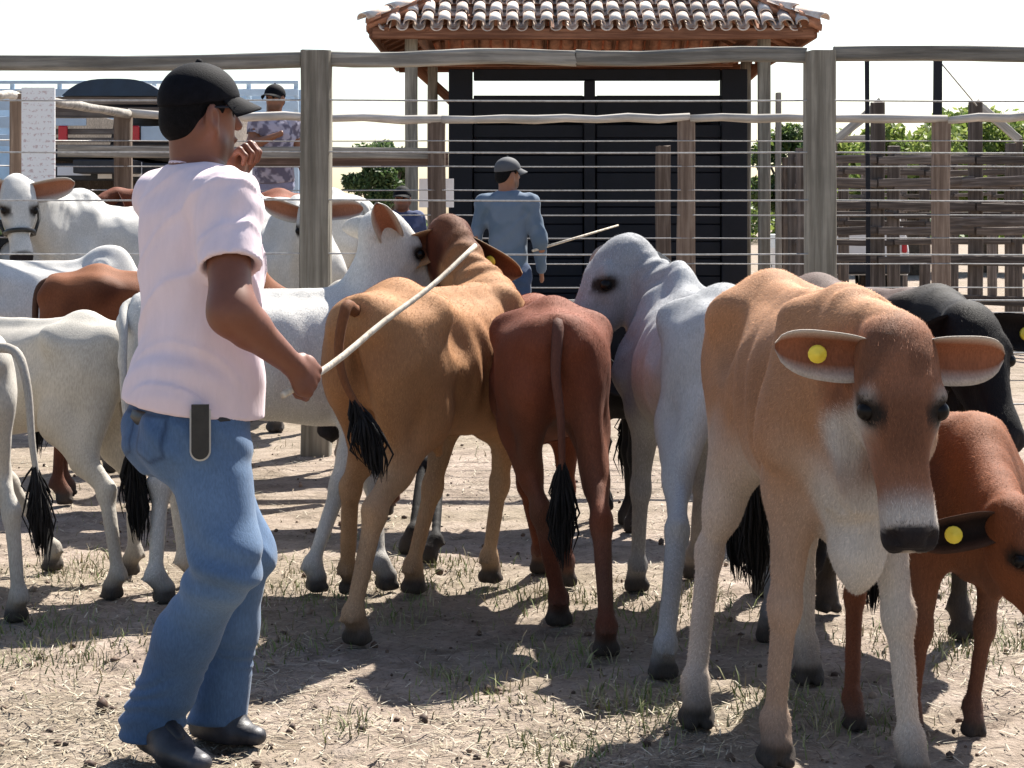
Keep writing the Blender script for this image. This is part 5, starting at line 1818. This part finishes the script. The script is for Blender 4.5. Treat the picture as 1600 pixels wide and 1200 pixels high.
    g.ell(h(-0.010, 0, 0.030), (0.103, 0.084, 0.097), HR * 1.0 / HS, 0.01)
    g.ell(h(-0.060, 0, -0.030), (0.050, 0.066, 0.050), HR * 1.0 / HS, 0.03)
    g.cut(h(0.032, 0, 0.0), hx * 0.9 + hz * -0.25)
    g.cut(h(-0.05, 0, -0.072), -hz + hx * 0.3)
    for s in (-1, 1):
        g.ell(h(0.004, s * 0.092, -0.026), (0.040, 0.03, 0.048), HR * 1.0 / HS, 0.006, 'sub')
    V, Q = g.mesh()
    link("hair", mesh_np("hair", V, Q, MAT['hair']), root)
    # ---- cap
    if cap is not None:
        g = Field(c - 0.17, c + 0.17, min(vox, 0.006))
        g.ell(h(-0.004, 0, 0.036), (0.113, 0.093, 0.100), HR * 1.0 / HS, 0.01)
        g.cut(h(0, 0, cap_cut), -hz + hx * 0.14)
        V, Q = g.mesh()
        co = link("cap", mesh_np("cap", relax(V, Q, 1), Q, cap), root)
        mb = MB(); NA, NR = 13, 6
        Vv = []
        for lay in (0, 1):
            for i in range(NA):
                t = -1 + 2 * i / (NA - 1)
                ang = t * math.radians(78)
                for j in range(NR):
                    r = j / (NR - 1)
                    x = 0.105 * math.cos(ang) + r * 0.078 * math.cos(ang * 0.75)
                    y = 0.090 * math.sin(ang) * (1 + 0.06 * r)
                    z = cap_cut + 0.024 - 0.030 * t * t * (0.4 + 0.6 * r) - 0.028 * r - 0.005 * lay
                    Vv.append(h(x - 0.006, y, z))
        Fs = []
        B = NA * NR
        for i in range(NA - 1):
            for j in range(NR - 1):
                a = i * NR + j
                Fs.append((a, a + NR, a + NR + 1, a + 1)); Fs.append((B + a, B + a + 1, B + a + NR + 1, B + a + NR))
            a = i * NR + NR - 1
            Fs.append((a, a + NR, B + a + NR, B + a))
        link("brim", mesh_np("brim", Vv, Fs, cap), co)
        b = bmesh.new(); bmesh.ops.create_uvsphere(b, u_segments=10, v_segments=6, radius=0.009)
        me = bpy.data.meshes.new("cap_button"); b.to_mesh(me); b.free(); me.materials.append(cap)
        link("button", me, co, Vector(h(-0.004, 0, 0.136)))
    # ---- shirt
    g = Field(lo, hi, vox * 0.9)
    hz0 = (hem - J['pelvis'][2])
    ST = Table([(hz0 - 0.06, 0.150 + belly * .7, -0.165, 0.205 * bb), (hz0 + 0.06, 0.142 + belly, -0.150, 0.193 * bb), (0.18 * tl / 0.6, 0.125 + belly, -0.118, 0.172 * bb),
                (0.34 * tl / 0.6, 0.135 + belly * 0.6, -0.125, 0.180 * bb), (0.47 * tl / 0.6, 0.122, -0.128, 0.182 * bb), (0.555 * tl / 0.6, 0.075, -0.100, 0.150), (0.60 * tl / 0.6, 0.050, -0.075, 0.080)])
    g.loft(J['pelvis'], tu, tv, tw, ST, 0.03, 2.5)
    for s in ('l', 'r'):
        a, e = J['sh' + s], J['el' + s]
        g.cone(nb - tu * 0.055, a, 0.066, 0.062, 0.05)
        g.ell(a, (0.067 * bb,) * 3, None, 0.05)
        g.cone(a, a + (e - a) * (sleeve + 0.1), 0.064, 0.076 if sleeve < 0.9 else 0.055, 0.05)
        if sleeve > 0.9:
            wv = J['wr' + s]
            g.cone(a + (e - a) * 0.95, wv, 0.056, 0.042, 0.03)
    def fold(P):
        z = (P - J['pelvis']) @ tu; x = (P - J['pelvis']) @ tw; y = (P - J['pelvis']) @ tv
        n1 = vnoise(P, 9, 31, 2)
        n2 = np.sin((z * 1.0 + 0.55 * x + 0.6 * y + 0.06 * n1) * 55)
        n3 = np.sin((0.45 * z + x * 1.0 - y) * 60 + 2 * n1)
        m = smooth01(vnoise(P, 5, 77, 2), -0.2, 0.6)
        lowm = 1 - smooth01(z, 0.02, 0.22)
        n4 = 1 - np.abs(np.sin((z + 0.75 * x + 0.9 * y) * 19 + 1.3 * n1))          # long soft drag folds
        arm = smooth01(np.abs(x), 0.10, 0.17) * smooth01(z, 0.28, 0.42)
        return 0.005 * n1 + 0.005 * n2 * m * (0.25 + 0.75 * lowm) + 0.0035 * n3 * (0.15 + 0.85 * arm) - 0.006 * n4 ** 4 * smooth01(m, 0.2, 0.8)
    g.warp(fold)
    g.cut(J['pelvis'] + up * hz0 if True else 0, -up + 0.08 * lf - 0.10 * fw, 0.006)
    g.cut(nb + tu * 0.012, tu + 0.12 * fw, 0.004, nb - 0.11, nb + 0.14)
    if sleeve < 0.9:
        for s in ('l', 'r'):
            a, e = J['sh' + s], J['el' + s]
            ax = nrm(e - a); L = np.linalg.norm(e - a)
            p = a + ax * L * sleeve
            sl, P = g.sub(p - 0.16, p + 0.16)
            dd = (P - p) @ ax
            rad = np.linalg.norm(P - p - dd[..., None] * ax, axis=-1)
            msk = (rad < 0.105)
            A = g.F[sl]
            g.F[sl] = np.where(msk & (dd > -0.02), np.maximum(A, np.where(rad < 0.105, dd, -1)), A)
            g.cone(p - ax * 0.045, p + ax * 0.05, 0.052, 0.070, 0.006, None, 1, 'sub')
    V, Q = g.mesh()
    V = relax(V, Q, 1)
    link("shirt", mesh_np("shirt", V, Q, MAT['cloth'], shirt_fn(V, J)), root)
    # ---- trousers
    g = Field(lo, hi, vox * 0.9)
    PT = Table([(-0.16, 0.06, -0.10, 0.11), (-0.10, 0.105, -0.135, 0.168), (-0.045, 0.104, -0.125, 0.165), (0.0, 0.096 + belly * .3, -0.105, 0.146), (0.04, 0.090 + belly * .3, -0.092, 0.132), (0.10, 0.080, -0.080, 0.120)])
    g.loft(J['pelvis'], tu, tv, tw, PT, 0.03, 2.4)
    for s in ('l', 'r'):
        hp_, kn, an = J['hip' + s], J['kn' + s], J['an' + s]
        g.cone(hp_ - up * 0.03, kn, 0.100, 0.077, 0.05)
        g.cone(kn, kn + (an - kn) * 0.5, 0.074, 0.072, 0.05)
        g.cone(kn + (an - kn) * 0.5, an - up * 0.055, 0.072, 0.080, 0.04)
        sd = 1 if s == 'l' else -1
        g.ell(J['pelvis'] - fw * 0.062 + lf * sd * 0.072 - up * 0.065, (0.08, 0.08, 0.10), None, 0.04)
    def foldp(P):
        n1 = vnoise(P, 10, 13, 2)
        zb = 1 - smooth01(P[:, 2], 0.14, 0.30)
        zk = np.exp(-((P[:, 2] - 0.50) / 0.09) ** 2)
        zh = smooth01(P[:, 2], 0.68, 0.78)
        n5 = vnoise(P, 16, 14, 2)
        w = np.sin(P[:, 2] * 120 + 6.5 * n5 + 14 * P[:, 0] - 9 * P[:, 1])
        w2 = np.sin((P[:, 2] * 0.8 + 0.6 * P[:, 0] + 0.05 * n1) * 90)
        return 0.006 * n1 + 0.0055 * w * zb * smooth01(n5, -0.7, 0.4) + 0.0065 * w2 * zk + 0.0025 * w2 * zh + 0.002 * n5
    g.warp(foldp)
    for s in ('l', 'r'):
        an = J['an' + s]
        g.cut(an - up * 0.085, -up + 0.35 * nrm(J['toe' + s] - an) * 0, 0.004, an - np.array([0.16, 0.16, 0.2]), an + np.array([0.16, 0.16, 0.03]))
    V, Q = g.mesh()
    V = relax(V, Q, 1)
    link("trousers", mesh_np("trousers", V, Q, MAT['denim'], pants_fn(V, J)), root)
    # ---- shoes
    for s in ('l', 'r'):
        an, to = J['an' + s], J['toe' + s]
        d = to - an; d[2] = 0; d = nrm(d); w_ = np.cross(up, d)
        g = Field(np.minimum(an, to) - 0.14, np.maximum(an, to) + 0.12, 0.006)
        heel = an - d * 0.045; heel[2] = max(an[2] - 0.075, 0.030)
        tip = to.copy(); tip[2] = max(to[2], 0.026)
        ball = heel * 0.42 + tip * 0.58; ball[2] = max(min(ball[2], 0.04), 0.03)
        g.cone(heel, ball, 0.036, 0.042, 0.02, w_, 0.95)
        g.cone(ball, tip, 0.042, 0.030, 0.02, up, 0.8)
        g.cone(an - up * 0.02, heel + d * 0.05 + up * 0.01, 0.046, 0.042, 0.03)
        g.cone(an + d * 0.03 - up * 0.03, ball, 0.046, 0.036, 0.03)
        g.cut((0, 0, 0.004), -up, 0.003)
        V, Q = g.mesh()
        so = link("shoe", mesh_np("shoe", V, Q, MAT['shoe']), root)
    return root, J


def shirt_pink(V, J):
    n = len(V)
    return mixc(spread((0.81, 0.64, 0.645), n), spread((0.79, 0.66, 0.70), n), smooth01(vnoise(V, 4, 6), -0.4, 0.6))


def jeans(V, J):
    n = len(V)
    C = mixc(spread((0.085, 0.155, 0.29), n), spread((0.17, 0.27, 0.43), n), smooth01(vnoise(V, 8, 9), -0.2, 0.8) * 0.6)
    fade = np.zeros(n)
    for s in ('l', 'r'):
        m = J['hip' + s] * 0.45 + J['kn' + s] * 0.55
        fade = np.maximum(fade, np.exp(-(np.linalg.norm((V - m) * np.array([1, 1, 0.55]), axis=1) / 0.13) ** 2))
    C = mixc(C, spread((0.32, 0.44, 0.58), n), fade * 0.4)
    # back pockets and side seams
    yr = math.radians(33); f_ = np.array([math.cos(yr), math.sin(yr), 0]); l_ = np.array([-f_[1], f_[0], 0])
    D = V - J['pelvis']; x, y, z = D @ l_, D @ f_, D[:, 2]
    ln = np.zeros(n)
    for s in (-1, 1):
        e = np.maximum(np.maximum(np.abs(x - s * 0.078) - 0.055, z - (-0.012)), np.maximum(-0.135 - z, (-0.125 - z) + 0.35 * np.abs(x - s * 0.078)))
        ln = np.maximum(ln, np.exp(-(e / 0.0055) ** 2) * (y < -0.02))
    return mixc(C, spread((0.035, 0.06, 0.12), n), ln * 0.75)


MAN_O = np.array([-0.783, 4.70, 0.0])
def jm(px, py, D):
    p = at(px, py, D); return np.array([p.x, p.y, p.z]) - MAN_O

fwm0 = np.array([math.cos(math.radians(33)), math.sin(math.radians(33)), 0.0])
rtm0 = np.array([fwm0[1], -fwm0[0], 0.0])
man, MJ = person("person", "man in pale pink T-shirt, blue jeans and black cap walking with a long stick", MAN_O, 33, dict(
    head=jm(313, 178, 4.72), neck=jm(310, 262, 4.71), pelvis=np.array([0.0, 0.0, 0.865]),
    shr=(0.102, -0.140, 1.362), shl=(-0.082, 0.140, 1.368),
    elr=jm(362, 488, 4.42), wrr=jm(457, 570, 4.56), ell=(0.05, 0.31, 1.16), wrl=(0.07, 0.27, 1.41),
    hipr=(0.045, -0.075, 0.83), hipl=(-0.045, 0.085, 0.83),
    knr=jm(352, 880, 4.52), knl=(0.115, 0.11, 0.485),
    anr=jm(236, 1098, 4.70), anl=jm(338, 1098, 4.86),
    toer=jm(312, 1192, 4.52), toel=jm(398, 1150, 4.80)),
    shirt_pink, jeans, skin=(0.20, 0.075, 0.042), vox=0.0072, head_yaw=38, head_scale=0.93, cap=MAT['cap'], sleeve=0.60, hem=0.855, belly=0.022, build=0.94,
    grip=dict(r=at(742, 385, 5.25) - at(470, 590, 4.60)))
# neck band of the T-shirt
mb = MB(); ring = []
for k in range(29):
    a = 2 * math.pi * k / 28
    ring.append(MJ['neck'] + np.array([0, 0, -0.008]) + fwm0 * (0.068 * math.cos(a) + 0.004) + rtm0 * 0.072 * math.sin(a) + np.array([0, 0, -0.020 * math.cos(a)]))
mb.tube(ring, 0.0085, 6, col=(0.70, 0.56, 0.62))
mb.build("neck_band", MAT['cloth'], man, True, col=True)
# phone pouch at the belt
fwm = np.array([math.cos(math.radians(33)), math.sin(math.radians(33)), 0.0])
rtm = np.array([fwm[1], -fwm[0], 0.0])
def pouch_part(name, hw, z0, z1, out, th, mat):
    base = MJ['pelvis'] + rtm * 0.175 - fwm * 0.055
    t = nrm(fwm * 0.9 + rtm * 0.42); nrmv = nrm(np.cross(t, (0, 0, 1)))
    V, Fs = [], []
    K = 17
    ring = []
    for k in range(K):
        a = math.pi + math.pi * k / (K - 1)
        ring.append((math.cos(a) * hw, z0 + hw + math.sin(a) * hw))
    ring += [(hw, z1), (-hw, z1)]
    m = len(ring)
    for lay in (0, 1):
        for (x, z) in ring:
            p = base + t * x + nrmv * (out + th * lay) + np.array([0, 0, z - MJ['pelvis'][2]])
            V.append(p)
    Fs.append(tuple(range(m)[::-1])); Fs.append(tuple(range(m, 2 * m)))
    for k in range(m):
        k2 = (k + 1) % m
        Fs.append((k, k2, m + k2, m + k))
    return link(name, mesh_np(name, V, Fs, mat, smooth=False), man)
pouch_part("pouch_edge", 0.0245, 0.752, 0.872, 0.016, 0.012, MAT['strap'])
pouch_part("phone_pouch", 0.0205, 0.757, 0.885, 0.022, 0.014, MAT['leather'])
# belt
mb = MB(); ring = []
for k in range(33):
    a = 2 * math.pi * k / 32
    ring.append(MJ['pelvis'] + fwm * (0.126 * math.cos(a) - 0.010) + rtm * 0.176 * math.sin(a) + np.array([0, 0, -0.025]))
mb.tube(ring, 0.012, 6, squash=1.6)
mb.build("belt", MAT['leather'], man, True)
# glasses arm
mb = MB()
def hmn(a, b, d):
    q = math.radians(38)
    return MJ['head'] + np.array([math.cos(q), math.sin(q), 0]) * a + np.array([-math.sin(q), math.cos(q), 0]) * b + np.array([0, 0, d])
for s in (-1, 1):
    mb.tube([hmn(-0.015, s * 0.084, 0.012), hmn(0.05, s * 0.079, 0.016), hmn(0.092, s * 0.066, 0.012)], 0.0032, 5)
mb.tube([hmn(0.098, -0.06, 0.012), hmn(0.110, 0, 0.014), hmn(0.098, 0.06, 0.012)], 0.0032, 5)
mb.build("glasses", MAT['navy'], man, True)

# the stick in his hand
gp = MAN_O + MJ['grip_r']
tip = np.array(at(742, 385, 5.28))
dv = nrm(tip - gp)
mb = MB()
L = np.linalg.norm(tip - gp)
pts, rad = [], []
for i in range(15):
    t = i / 14
    p = gp - dv * 0.085 + dv * (L + 0.085) * t
    p = p + np.array([0, 0, -0.016 * math.sin(t * math.pi)]) + np.array([0.003 * math.sin(9 * t), 0, 0.003 * math.cos(13 * t)])
    pts.append(p); rad.append(0.0095 - 0.003 * t)
org = Vector(pts[0])
mb.tube([Vector(p) - org for p in pts], rad, 8)
st = mb.build("herding_stick", MAT['stick'], None, True, loc=org)
tag(st, "long pale wooden stick held out over the orange-tan bull", "stick")


def stand(O, yaw, H=1.72, arms=0.1, pose=None):
    """Joints for an upright figure of height H facing yaw."""
    k = H / 1.72; yr = math.radians(yaw)
    f = np.array([math.cos(yr), math.sin(yr), 0]); l = np.array([-f[1], f[0], 0]); z = np.array([0, 0, 1.0])
    p = lambda a, b, c: k * (f * a + l * b + z * c)
    J = dict(head=p(0.02, 0, 1.585), neck=p(0, 0, 1.45), pelvis=p(0, 0, 0.88))
    for s, q in (('l', 1), ('r', -1)):
        J['sh' + s] = p(0, q * 0.172, 1.362); J['el' + s] = p(-0.02, q * 0.25, 1.10); J['wr' + s] = p(0.05 + arms, q * 0.25, 0.86)
        J['hip' + s] = p(0, q * 0.085, 0.85); J['kn' + s] = p(0.02, q * 0.095, 0.48); J['an' + s] = p(-0.02, q * 0.10, 0.09); J['toe' + s] = p(0.17, q * 0.12, 0.025)
    if pose:
        for kk, vv in pose.items(): J[kk] = p(*vv)
    return J


def flat_shirt(c, c2=None, scale=20):
    def fn(V, J):
        n = len(V)
        return mixc(spread(c, n), spread(c2 or tuple(x * 1.25 for x in c), n), smooth01(vnoise(V, scale, 17), -0.1, 0.3))
    return fn


def dark_jeans(V, J):
    return spread((0.05, 0.085, 0.17), len(V))


# man in blue shirt beyond the near fence, back turned
p = at(793, 300, 15.2)
O = np.array([p.x, 15.2, 0.0])
blue, BJ = person("person", "man in blue shirt and jeans with his back turned in front of the dark shed", O, 82, stand(O, 82, 1.79, 0.02),
       flat_shirt((0.095, 0.135, 0.19), (0.125, 0.165, 0.225), 14), dark_jeans, vox=0.014, head_yaw=35, cap=m_plain("grey_cap_cloth", (0.07, 0.072, 0.08), 0.8), sleeve=1.0, hem=0.80, detail=False, build=0.86)
a, b = at(832, 392, 15.1), at(966, 352, 15.6)
org = a.copy()
mb = MB(); mb.tube([Vector((0, 0, 0)), b - a], [0.012, 0.008], 6)
tag(mb.build("herding_stick", MAT['stick'], None, True, loc=org), "thin stick held by the man in the blue shirt", "stick")
# man in patterned shirt at the left, standing higher on a plank
p = at(428, 200, 17.7)
O = np.array([p.x, 17.7, 0.83])
person("person", "man in dark cap and patterned grey shirt left of the near post", O, -60, stand(O, -60, 1.70, 0.1, dict(elr=(0.05, -0.25, 1.14), wrr=(0.28, -0.12, 1.22))),
       flat_shirt((0.40, 0.38, 0.46), (0.14, 0.13, 0.18), 60), flat_shirt((0.30, 0.32, 0.50)), vox=0.014, head_yaw=-115, cap=MAT['cap'], sleeve=0.55, hem=0.80, detail=False)
# man in the shade of the pavilion
p = at(628, 300, 20.0)
O = np.array([p.x, 20.0, 0.0])
person("person", "man in navy shirt in the shade left of the dark shed, beside a white sign", O, -80, stand(O, -80, 1.62, 0.2),
       flat_shirt((0.05, 0.065, 0.13), (0.09, 0.11, 0.20), 40), dark_jeans, vox=0.016, skin=(0.2, 0.08, 0.05), head_yaw=-100, cap=MAT['cap'], sleeve=0.55, hem=0.78, detail=False)

# raised plank walkway that the man in the patterned shirt stands on
wx = at(428, 0, 17.7).x
wk = empty("plank_walkway", (wx, 17.7, 0)); tag(wk, "raised plank walkway along the far fence under the man in the patterned shirt", "walkway")
for k in range(4):
    mb = MB(); mb.box((0, 0, 0), (2.6, 0.17, 0.04)); o = mb.build("plank", MAT['board'], wk); o.location = (-0.2, -0.27 + k * 0.18, 0.808 + 0.002 * (k % 2))
for sx in (-1.35, 0.95):
    for sy in (-0.25, 0.25):
        mb = MB(); mb.box((0, 0, 0), (0.1, 0.1, 0.79)); o = mb.build("leg", MAT['post2'], wk); o.location = (sx, sy, 0.39)
